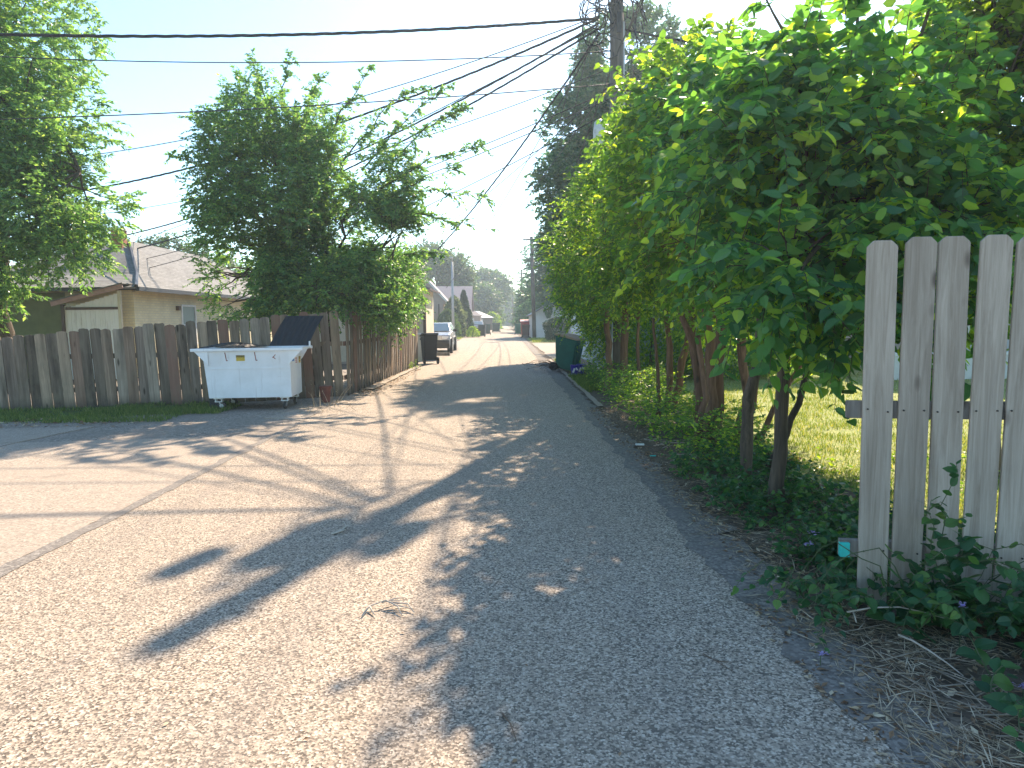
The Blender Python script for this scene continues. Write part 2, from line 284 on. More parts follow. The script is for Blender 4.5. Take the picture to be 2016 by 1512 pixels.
# ---------------------------------------------------------------- mesh helpers
class MB:
    def __init__(s): s.v = []; s.f = []
    def add(s, V, F):
        n = len(s.v); s.v += [tuple(p) for p in V]; s.f += [tuple(i+n for i in q) for q in F]; return s
    def box(s, c, d, rz=0, taper=(1, 1), rx=0, ry=0):
        hx, hy, hz = d[0]/2, d[1]/2, d[2]/2; V = []
        m = Matrix.Rotation(rz, 3, 'Z') @ Matrix.Rotation(ry, 3, 'Y') @ Matrix.Rotation(rx, 3, 'X')
        for z in (-1, 1):
            t = taper if z > 0 else (1, 1)
            for x, y in ((-1, -1), (1, -1), (1, 1), (-1, 1)):
                V.append(Vector(c) + m @ Vector((x*hx*t[0], y*hy*t[1], z*hz)))
        return s.add(V, [(3, 2, 1, 0), (4, 5, 6, 7), (0, 1, 5, 4), (1, 2, 6, 5), (2, 3, 7, 6), (3, 0, 4, 7)])
    def prism(s, poly, a0, a1, axis='y'):
        # poly = 2D outline; extruded along axis from a0 to a1
        def P(p, a):
            return {'y': (p[0], a, p[1]), 'x': (a, p[0], p[1]), 'z': (p[0], p[1], a)}[axis]
        n = len(poly); V = [P(p, a0) for p in poly] + [P(p, a1) for p in poly]
        return s.add(V, [tuple(range(n))[::-1], tuple(range(n, 2*n))] + [(i, (i+1) % n, n+(i+1) % n, n+i) for i in range(n)])
    def tube(s, pts, rad, n=8, caps=True):
        pts = [Vector(p) for p in pts]; k = len(pts)
        if not hasattr(rad, '__len__'): rad = [rad]*k
        V = []; up = None
        for i, p in enumerate(pts):
            t = (pts[min(i+1, k-1)] - pts[max(i-1, 0)]).normalized()
            if up is None: up = t.orthogonal().normalized()
            up = (up - t*up.dot(t)); up = up.normalized() if up.length > 1e-6 else t.orthogonal().normalized()
            b = t.cross(up)
            for j in range(n):
                a = 2*math.pi*j/n; V.append(p + (up*math.cos(a) + b*math.sin(a))*rad[i])
        F = [(i*n+j, i*n+(j+1) % n, (i+1)*n+(j+1) % n, (i+1)*n+j) for i in range(k-1) for j in range(n)]
        if caps: F += [tuple(range(n))[::-1], tuple((k-1)*n+j for j in range(n))]
        return s.add(V, F)
    def build(s, name, mat, parent=None, smooth=False, bevel=0, loc=None):
        me = bpy.data.meshes.new(name); me.from_pydata(s.v, [], s.f); me.materials.append(mat)
        bm = bmesh.new(); bm.from_mesh(me); bmesh.ops.recalc_face_normals(bm, faces=bm.faces)
        if bevel: bmesh.ops.bevel(bm, geom=bm.edges[:], offset=bevel, segments=1, affect='EDGES')
        bm.to_mesh(me); bm.free()
        if smooth: me.polygons.foreach_set('use_smooth', [True]*len(me.polygons))
        o = bpy.data.objects.new(name, me); col.objects.link(o)
        if parent: o.parent = parent
        if loc: o.location = loc
        return o
def np_mesh(name, V, F, mat, parent=None, stuff=False, smooth=False):
    me = bpy.data.meshes.new(name); V = np.asarray(V, np.float32); F = np.asarray(F, np.int32); k = F.shape[1]
    me.vertices.add(len(V)); me.vertices.foreach_set('co', V.ravel())
    me.loops.add(F.size); me.loops.foreach_set('vertex_index', F.ravel())
    me.polygons.add(len(F)); me.polygons.foreach_set('loop_start', np.arange(0, F.size, k, dtype=np.int32))
    me.polygons.foreach_set('use_smooth', np.full(len(F), smooth))
    me.update(calc_edges=True); me.materials.append(mat)
    o = bpy.data.objects.new(name, me); col.objects.link(o)
    if parent: o.parent = parent
    if stuff: o['kind'] = 'stuff'
    return o
def tag(o, label=None, cat=None, group=None, kind=None):
    if label: o['label'] = label
    if cat: o['category'] = cat
    if group: o['group'] = group
    if kind: o['kind'] = kind
    return o
def thing(name, loc, label, cat, group=None, rz=0):
    o = bpy.data.objects.new(name, None); o.empty_display_size = .2; col.objects.link(o); o.location = loc; o.rotation_euler = (0, 0, rz)
    return tag(o, label, cat, group)
def inst(name, me, parent, loc, rot=(0, 0, 0), scale=(1, 1, 1)):
    o = bpy.data.objects.new(name, me); col.objects.link(o); o.parent = parent; o.location = loc; o.rotation_euler = rot; o.scale = scale; return o
def copy_tree(o, parent=None):
    c = o.copy(); col.objects.link(c)
    if parent: c.parent = parent
    for ch in list(o.children): copy_tree(ch, c)
    return c
def nrmz(a): return a/np.maximum(np.linalg.norm(a, axis=-1, keepdims=True), 1e-9)

# leaf templates: (u across, v along, w up) with triangles
TPL = {
 'fine': (np.array([(0, 0, 0), (-.5, .45, .10), (0, 1, -.05), (.5, .45, .10)]), np.array([(0, 2, 1), (0, 3, 2)])),
 'broad': (np.array([(0, 0, 0), (0, .5, -.03), (0, 1, -.16), (-.46, .28, .06), (-.40, .66, .03), (.46, .28, .06), (.40, .66, .03)]),
           np.array([(0, 1, 3), (3, 1, 4), (4, 1, 2), (0, 5, 1), (5, 6, 1), (6, 2, 1)])),
}
def _ovate(prof, serr):
    ys = [0] + [p[0] for p in prof] + [1]; m = len(prof); V = [(0, y, -.02 - .14*y*y) for y in ys]; F = []
    for sg in (-1, 1):
        b = len(V); V += [(sg*x*(1-(serr if i % 2 else 0)), y - .02*(i % 2)*(serr > 0), .13*x - .14*y*y) for i, (y, x) in enumerate(prof)]
        T_ = [(0, 1, b)] + [t for i in range(m-1) for t in ((i+1, i+2, b+i+1), (i+1, b+i+1, b+i))] + [(m, m+1, b+m-1)]
        F += T_ if sg < 0 else [t[::-1] for t in T_]
    return np.array(V, float), np.array(F)
TPL['ovate'] = _ovate([(.18, .38), (.45, .48), (.78, .28)], 0); TPL['serrate'] = _ovate([(.10, .26), (.22, .41), (.38, .49), (.54, .47), (.70, .37), (.84, .23), (.93, .11)], .06)
def leaves_mesh(P, D, Nn, Ln, wr, kind):
    rr = np.random.RandomState(len(P) % 9973); cw = rr.uniform(-.4, 2.2 if kind in ('broad', 'ovate') else 1.4, (len(P), 1, 1))*min(1, wr*2); wv = rr.uniform(.75, 1.2, (len(P), 1, 1))
    T, F = TPL[kind]; D = nrmz(D); S = nrmz(np.cross(D, Nn)); U = np.cross(S, D)
    Lr = Ln[:, None, None]
    V = P[:, None] + Lr*(S[:, None]*(T[None, :, 0:1]*wr*wv) + D[:, None]*T[None, :, 1:2] + U[:, None]*T[None, :, 2:3]*cw)
    n, k = len(P), len(T)
    return V.reshape(-1, 3), (F[None] + (np.arange(n)*k)[:, None, None]).reshape(-1, 3)
def tubes_np(A, B, C, r):
    """three-point, three-sided thin tubes for many twigs at once"""
    pts = np.stack([A, B, C], 1); t = nrmz(C-A); s = nrmz(np.cross(t, np.array([.13, .21, .97]))); u = np.cross(t, s)
    ang = np.arange(3)*2*math.pi/3; ring = np.cos(ang)[None, None, :, None]*s[:, None, None] + np.sin(ang)[None, None, :, None]*u[:, None, None]
    rad = np.array([1, .7, .25])[None, :, None, None]*np.asarray(r).reshape(-1, 1, 1, 1)
    V = (pts[:, :, None] + ring*rad).reshape(-1, 3); n = len(A); F = []
    for i in range(2):
        for j in range(3): F.append((i*3+j, i*3+(j+1) % 3, (i+1)*3+(j+1) % 3, (i+1)*3+j))
    return V, (np.array(F)[None] + (np.arange(n)*9)[:, None, None]).reshape(-1, 4)
def twig_field(B, D, Lt, n, ll, droop, rng, jit=.35, side=.9, upn=.8):
    t = (np.arange(n)[None] + rng.uniform(.2, .9, (len(B), n)))/n
    Lc = Lt[:, None, None]
    P = B[:, None] + D[:, None]*Lc*t[..., None] + np.array([0, 0, -1.])*(droop*Lc*t[..., None]**2)
    T = D[:, None] + np.array([0, 0, -2.])*droop*t[..., None]
    S = nrmz(np.cross(D, np.array([.02, .03, 1.])))[:, None]*np.where(np.arange(n) % 2, 1., -1.)[None, :, None]
    LD = nrmz(nrmz(T)*.6 + S*side + rng.normal(0, jit, P.shape) + np.array([0, 0, -.2]))
    Nn = nrmz(np.array([0, 0, upn]) + rng.normal(0, .55, P.shape))
    LL = ll*rng.uniform(.45, 1.18, t.shape)
    tw = tubes_np(B, B + D*Lt[:, None]*.5 + np.array([0, 0, -droop*.25])*Lt[:, None], B + D*Lt[:, None] + np.array([0, 0, -droop])*Lt[:, None], .006*Lt/.5)
    return P.reshape(-1, 3), LD.reshape(-1, 3), Nn.reshape(-1, 3), LL.ravel(), tw
Fcam = np.array(f); 
def single_out(root, rootloc, P, D, Nn, LL, wr, mat, nsingle, kind, name='leaf'):
    """the leaves that show largest become parts of their own, sharing one mesh"""
    W = P + np.array(rootloc) - np.array(CAM)
    z = W @ Fcam; x = W @ np.array(cr); y = W @ np.array(cu)
    ok = (z > .3) & (abs(x/z) < .71) & (abs(y/z) < .53)
    score = np.where(ok, LL/np.maximum(z, .1), -1) * (1 + .6*np.random.RandomState(1).rand(len(P)))
    idx = np.argsort(-score)[:nsingle]; idx = idx[score[idx] > 0]
    T, F = TPL['serrate']
    me = bpy.data.meshes.new(name); me.from_pydata([(a*wr, b, c) for a, b, c in T], [], [tuple(q) for q in F.tolist()]); me.materials.append(mat); rq = random.Random(3)
    for i in idx:
        d = Vector(D[i]).normalized(); s = d.cross(Vector(Nn[i])).normalized(); u = s.cross(d)
        o = bpy.data.objects.new(name, me); col.objects.link(o); o.parent = root
        m = Matrix((s, d, u)).transposed().to_4x4() @ Matrix.Diagonal((float(LL[i])*rq.uniform(.75, 1.2), float(LL[i]), float(LL[i])*rq.uniform(-.4, 2.6), 1)); m.translation = Vector(P[i]); o.matrix_local = m
    keep = np.ones(len(P), bool); keep[idx] = False
    return P[keep], D[keep], Nn[keep], LL[keep]
def bez(a, b, lift=.3, n=5, rnd=None, wob=.1):
    a, b = Vector(a), Vector(b); out = []
    d = (b-a).length
    for i in range(n):
        t = i/(n-1); p = a.lerp(b, t) + Vector((0, 0, 1))*lift*d*math.sin(math.pi*t)*.5
        if rnd and 0 < i < n-1: p += Vector((rnd.gauss(0, wob), rnd.gauss(0, wob), rnd.gauss(0, wob)))*d*.3
        out.append(p)
    return out
def tree(name, label, cat, root, trunks, blobs, ntw, nl, tl, ll, wr, leaf, bark, kind='fine', single=0, seed=1, droop=.25, group=None,
         subs=14, gap=-.12, gscale=.9, sprays=(), up=.15, outward=.9, upn=.8, zmin=.25):
    """blobs/trunks in world coordinates; the root Empty stands at the foot"""
    rng = np.random.RandomState(seed); rnd = random.Random(seed); root = Vector(root)
    t = thing(name, root, label, cat, group)
    forks = []
    for pts, rad in trunks:
        loc = [Vector(p) - root for p in pts]
        # refine and roughen
        q, rr = [], []
        for i in range(len(loc)-1):
            for k in range(4):
                a = k/4; q.append(loc[i].lerp(loc[i+1], a) + Vector((rnd.gauss(0, .5), rnd.gauss(0, .5), 0))*rad[i]*.5); rr.append((rad[i]*(1-a)+rad[i+1]*a)*rnd.uniform(.9, 1.12))
        q.append(loc[-1]); rr.append(rad[-1]); rr[0] *= 1.35
        MB().tube(q, rr, 9).build('trunk', bark, t, smooth=True); forks += [(q[-1], rr[-1]), (q[len(q)*2//3], rr[len(q)*2//3])]
    br = MB(); Bs, Ds = [], []
    vol = np.array([b[3]*b[4]*b[5] for b in blobs])**.8; cnt = np.maximum((vol/vol.sum()*ntw).astype(int), 8)
    for b, c in zip(blobs, cnt):
        cen = np.array(b[:3]) - np.array(root); rad = np.array(b[3:6]); got = 0; tries = 0; loc_b = []
        while got < c and tries < c*8:
            tries += 1
            v = rng.normal(size=3); v /= np.linalg.norm(v); q = v*rng.uniform(0, 1)**.42
            p = cen + q*rad
            if p[2] < zmin: continue
            if mnoise.noise(Vector(p + root)*gscale) + .35*mnoise.noise(Vector(p+root)*gscale*2.7) < gap: continue
            Bs.append(p); d = v*outward + np.array([0, 0, up]) + rng.normal(0, .5, 3); Ds.append(d/np.linalg.norm(d)); loc_b.append(p); got += 1
        fk = min(forks, key=lambda x: (x[0]-Vector(cen)).length + (2 if x[0].z > cen[2]+.3 else 0))
        limb = bez(fk[0], cen, .12, 6, rnd); r1 = max(.012, fk[1]*.6)
        br.tube(limb, [r1*(1-.16*i) for i in range(6)], 6)
        rnd.shuffle(loc_b)
        for p in loc_b[:subs]:
            s = limb[rnd.randint(2, 5)]; pts = bez(s, p, .15, 5, rnd)
            br.tube(pts, [r1*.38, r1*.3, r1*.22, r1*.15, r1*.08], 5)
    for (a, e, k) in sprays:
        a, e = Vector(a) - root, Vector(e) - root; pts = bez(a, e, .12, 7, rnd, .06)
        br.tube(pts, [.02, .017, .014, .011, .008, .006, .003], 5); dd = np.array((e-a).normalized())
        for _ in range(int(k*2.6)):
            tt = rnd.uniform(.15, 1)*5.99; i = int(tt); p = pts[i].lerp(pts[i+1], tt-i)
            v = rng.normal(0, .6, 3) + dd*.8 + np.array([0, 0, .1]); Bs.append(np.array(p)); Ds.append(v/np.linalg.norm(v)*.62)
    Bs, Ds = np.array(Bs), np.array(Ds)
    P, D, Nn, LL, tw = twig_field(Bs, Ds, tl*rng.uniform(.6, 1.3, len(Bs)), nl, ll, droop, rng, upn=upn)
    if br.v: br.build('branches', bark, t, smooth=True)
    np_mesh('twigs', tw[0], tw[1], bark, t, stuff=True)
    if single: P, D, Nn, LL = single_out(t, root, P, D, Nn, LL, wr, leaf, single, kind)
    V, F = leaves_mesh(P, D, Nn, LL, wr, kind)
    np_mesh('foliage', V, F, leaf, t, stuff=True)
    return t

# ================================================================= SETTING
def sheet(name, poly, z, mat, parent=None, kind='structure', jitter=0, seed=0, step=.35):
    """flat polygon, edges broken into short uneven runs"""
    rnd = random.Random(seed); pts = []
    for i in range(len(poly)):
        a, b = Vector(poly[i]), Vector(poly[(i+1) % len(poly)]); n = max(1, int((b-a).length/step)) if jitter else 1
        n = min(n, 240)
        for k in range(n):
            p = a.lerp(b, k/n)
            if jitter and 0 < k: p += Vector((rnd.gauss(0, jitter), rnd.gauss(0, jitter)))
            pts.append((p.x, p.y, z))
    me = bpy.data.meshes.new(name); bm = bmesh.new(); vs = [bm.verts.new(p) for p in pts]; fc = bm.faces.new(vs)
    bmesh.ops.triangulate(bm, faces=[fc]); bmesh.ops.recalc_face_normals(bm, faces=bm.faces)
    if bm.faces[:] and bm.faces[:][0].normal.z < 0: bmesh.ops.reverse_faces(bm, faces=bm.faces)
    bm.to_mesh(me); bm.free(); me.materials.append(mat); o = bpy.data.objects.new(name, me); col.objects.link(o)
    if parent: o.parent = parent
    elif kind: o['kind'] = kind
    return o
sheet('ground', [(-900, -60), (900, -60), (900, 1500), (-900, 1500)], -.03, M['dirt'])
sheet('road', [(-3.08, -8), (1.42, -8), (1.40, 4), (1.42, 20), (1.55, 35), (1.7, 60), (1.7, 300), (-3.2, 300), (-3.2, 60), (-3.1, 30), (-3.08, 16), (-3.02, 9)], 0, M['asphalt'], jitter=.012, seed=1)
sheet('road_edging', [(1.29, -8), (1.60, -8), (1.58, 4), (1.66, 20), (1.80, 35), (1.95, 60), (1.60, 60), (1.46, 35), (1.33, 20), (1.30, 10), (1.28, 4)], .004, M['edge'], jitter=.035, seed=2, step=.16)
sheet('road_edging', [(-3.16, -6), (-3.02, -6), (-3.0, 2), (-2.98, 9), (-3.03, 12), (-3.08, 12), (-3.08, 9), (-3.14, 2)], .004, M['edge2'], jitter=.014, seed=3, step=.15)
sheet('verge', [(1.5, -8), (5.5, -8), (5.2, 3.4), (4.0, 9), (5, 20), (1.66, 20), (1.55, 10)], -.008, M['dirt'], jitter=.03, seed=4)
sheet('lawn', [(2.9, 4.2), (30, 3), (30, 26), (4.2, 20), (3.2, 12)], -.004, M['lawn'], jitter=.12, seed=5)
# left apron: concrete slabs with dirt joints, gravel towards the fence, grass strip at its foot
drive = tag(bpy.data.objects.new('driveway', None), kind='structure'); col.objects.link(drive)
sheet('gravel', [(-16, 8.7), (-3.1, 8.2), (-2.9, 12), (-2.72, 24.6), (-16, 13.6)], -.012, M['gravel'], jitter=.05, seed=6)
def slab(poly, seed):
    o = sheet('slab', poly, 0, M['concrete'], parent=drive, jitter=.012, seed=seed)
    bm = bmesh.new(); bm.from_mesh(o.data)
    rg = bmesh.ops.extrude_face_region(bm, geom=bm.faces[:]); bmesh.ops.translate(bm, verts=[v for v in rg['geom'] if isinstance(v, bmesh.types.BMVert)], vec=(0, 0, -.06))
    bmesh.ops.recalc_face_normals(bm, faces=bm.faces); bm.to_mesh(o.data); bm.free()
slab([(-3.16, -3), (-3.14, 4.225), (-9, 4.225), (-9, -3)], 10)
slab([(-3.12, 4.23), (-3.05, 8.9), (-3.7, 9.4), (-6.2, 9.1), (-6.4, 4.23)], 11)
slab([(-6.43, 4.23), (-6.23, 9.08), (-9.6, 9.0), (-9.8, 4.23)], 12)
slab([(-9.83, 4.23), (-9.63, 9.0), (-15, 8.9), (-15, 4.23)], 13)
slab([(-6.24, 9.12), (-6.0, 10.5), (-8.4, 10.2), (-8.3, 9.06)], 14)
slab([(-8.33, 9.06), (-8.44, 10.2), (-10.5, 10.3), (-15, 9.9), (-15, 8.95)], 15)
slab([(-3.08, 10.9), (-3.05, 12.2), (-3.5, 12.4), (-3.75, 11.2)], 16)
sheet('grass_strip', [(-16, 10.9), (-7.2, 11.2), (-5.6, 11.9), (-4.9, 12.1), (-5.1, 13.5), (-16, 12.9)], -.006, M['turf'], jitter=.07, seed=7)
sheet('curb', [(-2.95, 15.5), (-2.78, 15.5), (-2.6, 24.5), (-2.74, 24.5)], .03, M['concrete'], jitter=.015, seed=8)
sheet('driveway_pad', [(-8, 25.5), (-2.9, 25.5), (-2.7, 33), (-3.0, 55), (-12, 55)], -.008, M['concrete'], jitter=.05, seed=9)
sheet('sand_patch', [(-3.0, 27), (-2.3, 29), (-2.0, 33.5), (-2.4, 40), (-3.3, 40)], .004, M['gravel'], jitter=.08, seed=19)
sheet('side_pad', [(1.95, 26.8), (9, 26.8), (9, 46), (2.0, 46)], -.006, M['concrete'], jitter=.04, seed=20)
sheet('curb', [(1.64, 12), (1.74, 12), (1.88, 26.5), (1.78, 26.5)], .025, M['concrete'], jitter=.012, seed=21)
sheet('grass_patch', [(-7, 56), (-3.3, 55), (-3.2, 66), (-7, 66)], -.004, M['lawn'], jitter=.1, seed=22)
sheet('grass_patch', [(2.1, 47), (6, 47), (6, 57.5), (2.1, 57.5)], -.004, M['lawn'], jitter=.1, seed=23)
sheet('grass_patch', [(1.95, 20.2), (2.6, 20.2), (2.6, 26.6), (1.98, 26.6)], -.004, M['turf'], jitter=.04, seed=24)

# grass as blades
def grass(name, regions, n, h, wdt, mat, seed, z=0, lean=.4):
    rng = np.random.RandomState(seed); P = []
    for (x0, x1, y0, y1, wgt) in regions:
        k = int(n*wgt); P.append(np.stack([rng.uniform(x0, x1, k), y0 + (y1-y0)*rng.uniform(0, 1, k)**1.4, np.full(k, z)], 1))
    P = np.concatenate(P)
    cl = np.array([mnoise.noise(Vector((p[0]*1.6, p[1]*1.6, 3))) for p in P]); P = P[cl > rng.uniform(-.5, .25, len(P))]
    k = len(P); a = rng.uniform(0, 2*math.pi, k); hh = h*rng.uniform(.35, 1.2, k)
    d = np.stack([np.cos(a), np.sin(a), 0*a], 1); ln = rng.normal(0, lean, (k, 2))*hh[:, None]
    V = np.stack([P - d*wdt/2, P + d*wdt/2, P + np.concatenate([ln, hh[:, None]], 1)], 1).reshape(-1, 3)
    return tag(np_mesh(name, V, np.arange(k*3).reshape(-1, 3), mat, None, stuff=True))
g = grass('lawn_grass', [(3.0, 7, 4.6, 14, .6), (7, 14, 8, 20, .3), (3.6, 7, 14, 19, .1)], 70000, .06, .012, M['grass'], 3)
tag(g, 'sunlit yellow green lawn grass in the yard behind the shrubs', 'grass')
g = grass('strip_grass', [(-12, -5.2, 10.9, 12.7, .7), (-7, -4.7, 11.8, 13.4, .3)], 26000, .08, .012, M['greengrass'], 4)
tag(g, 'green grass strip growing along the foot of the old plank fence', 'grass')
g = grass('verge_grass', [(1.75, 2.5, 14.5, 18.6, .6), (1.98, 2.6, 20.2, 26.5, .4)], 14000, .13, .012, M['greengrass'], 5)
tag(g, 'green grass tufts between the alley edge and the pale blue garage', 'grass')
g = grass('far_grass', [(-6.5, -3.3, 55, 65, .5), (2.2, 5, 48, 57, .5)], 9000, .12, .05, M['grass'], 6)
tag(g, 'dry yellow grass at the far light pole and far white garage', 'grass')

# ================================================================= LEFT PLANK FENCE
def plank_mesh(w_, h, th, seed, dog=.02):
    rnd = random.Random(seed); a = rnd.uniform(-.012, .012); b = rnd.uniform(-.012, .012)
    poly = [(-w_/2, 0), (w_/2+rnd.uniform(-.006, .004), 0), (w_/2, h-dog+a), (w_/2-dog, h+a*.5), (0, h+rnd.uniform(-.01, .01)), (-w_/2+dog, h+b*.5), (-w_/2, h-dog+b)]
    mb = MB().prism(poly, -th/2, th/2, 'y'); me = bpy.data.meshes.new('plank'); me.from_pydata(mb.v, [], mb.f); me.update()
    bm = bmesh.new(); bm.from_mesh(me); bmesh.ops.recalc_face_normals(bm, faces=bm.faces); bm.to_mesh(me); bm.free(); return me
def plank_fence(name, pts, hts, label, pitch, width, mat, seed, lean=0, rails=True, back=1, group=None):
    """pts: plan polyline, hts: height at each point"""
    rnd = random.Random(seed); t = thing(name, (pts[0][0], pts[0][1], -.02), label, 'fence', group); o0 = Vector(pts[0])
    mes = [plank_mesh(width, 1.0, .02, seed*10+k) for k in range(7)]
    for m in mes: m.materials.append(mat)
    for (a, b, h0, h1) in zip(pts[:-1], pts[1:], hts[:-1], hts[1:]):
        a, b = Vector(a), Vector(b); d = b-a; n = int(d.length/pitch); ang = math.atan2(d.y, d.x); nv = Vector((-math.sin(ang), math.cos(ang)))*back
        for i in range(n):
            s = (i+.5)/n; p = a.lerp(b, s) - o0; h = (h0*(1-s)+h1*s)*rnd.uniform(.975, 1.02)
            off = nv*(.022 if i % 2 else 0)
            inst('plank', mes[rnd.randrange(7)], t, (p.x+off.x, p.y+off.y, 0), (rnd.gauss(0, .008), lean + rnd.gauss(0, .007), ang+rnd.gauss(0, .012)), (rnd.uniform(.92, 1.02), 1, h))
        if rails:
            for z in (.3, .85):
                c = (a+b)/2 - o0 + nv*.05
                MB().box((c.x, c.y, z*(h0+h1)/2.6), (d.length, .04, .09), ang).build('rail', mat, t)
    return t
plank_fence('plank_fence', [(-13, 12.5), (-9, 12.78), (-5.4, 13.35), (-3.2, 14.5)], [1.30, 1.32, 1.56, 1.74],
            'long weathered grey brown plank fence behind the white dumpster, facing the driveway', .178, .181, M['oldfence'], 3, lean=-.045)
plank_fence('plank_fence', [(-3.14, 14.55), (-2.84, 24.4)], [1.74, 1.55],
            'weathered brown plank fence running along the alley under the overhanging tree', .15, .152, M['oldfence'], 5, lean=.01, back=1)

# ================================================================= DUMPSTER
def text_obj(body, size, mat, parent, loc, rot, name='lettering', sx=1):
    cu_ = bpy.data.curves.new(name, 'FONT'); cu_.body = body; cu_.size = size; cu_.align_x = 'CENTER'; cu_.align_y = 'CENTER'; cu_.extrude = .0008; cu_.space_character = 1.05
    cu_.materials.append(mat); o = bpy.data.objects.new(name, cu_); col.objects.link(o); o.parent = parent; o.location = loc; o.rotation_euler = rot; o.scale = (sx, 1, 1)
    dg = bpy.context.evaluated_depsgraph_get(); me = bpy.data.meshes.new_from_object(o.evaluated_get(dg)); q = bpy.data.objects.new(name, me); col.objects.link(q); q.parent = parent; q.location = loc; q.rotation_euler = rot
    bpy.data.objects.remove(o); return q
def dumpster():
    t = thing('dumpster', (-4.34, 12.32, -.01), 'white metal dumpster on casters in front of the plank fence, one black lid open', 'dumpster', rz=R(4))
    hl, dp, z0, z1 = .69, .88, .22, 1.03
    b = MB()
    b.add([(-hl, 0, z0), (hl, 0, z0), (hl, 0, .72), (-hl-.05, 0, .72), (hl+.0, -.03, z1), (-hl-.07, -.03, z1)], [(0, 1, 2, 3), (3, 2, 4, 5)])  # front
    b.add([(-hl, dp, z0), (hl, dp, z0), (hl, dp, z1), (-hl-.1, dp, z1)], [(3, 2, 1, 0)])
    b.add([(hl, 0, z0), (hl, dp, z0), (hl, dp, z1), (hl, -.03, z1), (hl, 0, .72)], [(0, 1, 2, 3, 4)])
    b.add([(-hl, 0, z0), (-hl, dp, z0), (-hl-.1, dp, z1), (-hl-.07, -.03, z1), (-hl-.05, 0, .72)], [(4, 3, 2, 1, 0)])
    b.add([(-hl, 0, z0), (hl, 0, z0), (hl, dp, z0), (-hl, dp, z0)], [(0, 3, 2, 1)])
    o = b.build('body', M['white'], t)
    md = o.modifiers.new('thickness', 'SOLIDIFY'); md.thickness = .012; md.offset = 0
    MB().box((-.02, -.006, .725), (2*hl+.02, .022, .018)).build('seam', M['white'], t)
    # flared gussets at both ends
    for s, nm in ((-1, 'gusset'), (1, 'gusset')):
        MB().prism([(s*(hl-.02), .78), (s*(hl+.05), .86), (s*(hl+.21), 1.03), (s*(hl-.02), 1.03)], -.05, -.035, 'y').build(nm, M['white'], t)
        MB().prism([(s*(hl-.02), .80), (s*(hl+.04), .86), (s*(hl+.14), 1.03), (s*(hl-.02), 1.03)], dp-.02, dp, 'y').build(nm, M['white'], t)
    rim = MB(); rim.box((-.01, -.05, 1.05), (2*hl+.50, .06, .05)); rim.box((0, dp, 1.05), (2*hl+.44, .05, .05))
    rim.box((-hl-.2, dp/2, 1.05), (.06, dp+.05, .045)); rim.box((hl+.14, dp/2, 1.05), (.06, dp+.05, .05)); rim.box((hl+.18, dp-.03, 1.10), (.03, .03, .12))
    rim.build('rim', M['white'], t, bevel=.006)
    sk = MB(); sk.box((hl+.01, dp*.45, .95), (.03, dp*.9, .12)); sk.build('lifting_sleeve', M['white'], t, bevel=.004)
    # closed lid left (bowed and ribbed)
    lid = MB(); nx, ny = 22, 8; x0, x1 = -hl-.14, .10; V = []; F = []
    for i in range(nx+1):
        for j in range(ny+1):
            u, v_ = i/nx, j/ny; rib = .012 if (i % 4) in (1, 2) else 0
            V.append((x0+(x1-x0)*u, -.02+dp*1.0*v_, 1.085 + .075*math.sin(math.pi*min(1, u*1.05))*(.35+.65*math.sin(math.pi*v_)) + rib))
    for i in range(nx):
        for j in range(ny): a = i*(ny+1)+j; F.append((a, a+ny+1, a+ny+2, a+1))
    lid.add(V, F); o = lid.build('lid', M['blackplastic'], t); md = o.modifiers.new('thickness', 'SOLIDIFY'); md.thickness = .01
    # open lid right, leaning back against the fence
    lid = MB(); x0, x1 = .12, hl+.14; V = []; F = []
    for i in range(nx+1):
        for j in range(ny+1):
            u, v_ = i/nx, j/ny; rib = .02 if (i % 4) in (1, 2) else 0
            V.append((x0+(x1-x0)*u + .22*v_, dp+.03+.50*v_-rib, 1.07+.56*v_+.03*math.sin(math.pi*v_)))
    for i in range(nx):
        for j in range(ny): a = i*(ny+1)+j; F.append((a, a+ny+1, a+ny+2, a+1))
    lid.add(V, F); o = lid.build('lid', M['blackplastic'], t); o['label'] = 'open lid leaning back against the fence'
    md = o.modifiers.new('thickness', 'SOLIDIFY'); md.thickness = .01
    # casters
    for (x, y, side) in ((-hl+.13, .10, 1), (hl-.13, .10, 0), (-hl+.13, dp-.12, 1), (hl-.10, dp-.12, 0)):
        c = MB(); c.box((x, y, .205), (.15, .12, .02)); c.box((x-.05, y, .175), (.012, .10, .06), ry=.25); c.box((x+.05, y, .175), (.012, .10, .06), ry=-.25); c.box((x, y, .148), (.12, .11, .012))
        o = c.build('caster_bracket', M['whiteink'], t)
        wx = x+.04 if side else x; wh = MB(); V = []; n = 16; ax = (0, 1) if side else (1, 0)
        for q, sgn in ((-.02, 0), (.02, 1)):
            for k in range(n):
                a = 2*math.pi*k/n; ca, sa = math.cos(a)*.072, math.sin(a)*.072
                V.append((wx+ca, y+q, .074+sa) if side else (wx+q, y+ca, .074+sa))
        wh.add(V, [tuple(range(n)), tuple(range(n, 2*n))[::-1]] + [(k, (k+1) % n, n+(k+1) % n, n+k) for k in range(n)])
        wo_ = wh.build('caster_wheel', M['rubber'], t)
        hb = MB(); 
        if side: hb.tube([(wx, y-.026, .074), (wx, y+.026, .074)], .036, 12)
        else: hb.tube([(wx-.026, y, .074), (wx+.026, y, .074)], .036, 12)
        hb.build('hub', M['steel'], wo_)
        fk = MB()
        if side: fk.box((wx-.018, y-.03, .11), (.02, .006, .09), ry=-.4); fk.box((wx-.018, y+.03, .11), (.02, .006, .09), ry=-.4)
        else: fk.box((wx-.03, y, .11), (.006, .03, .09)); fk.box((wx+.03, y, .11), (.006, .03, .09))
        fk.build('fork', M['steel'], wo_)
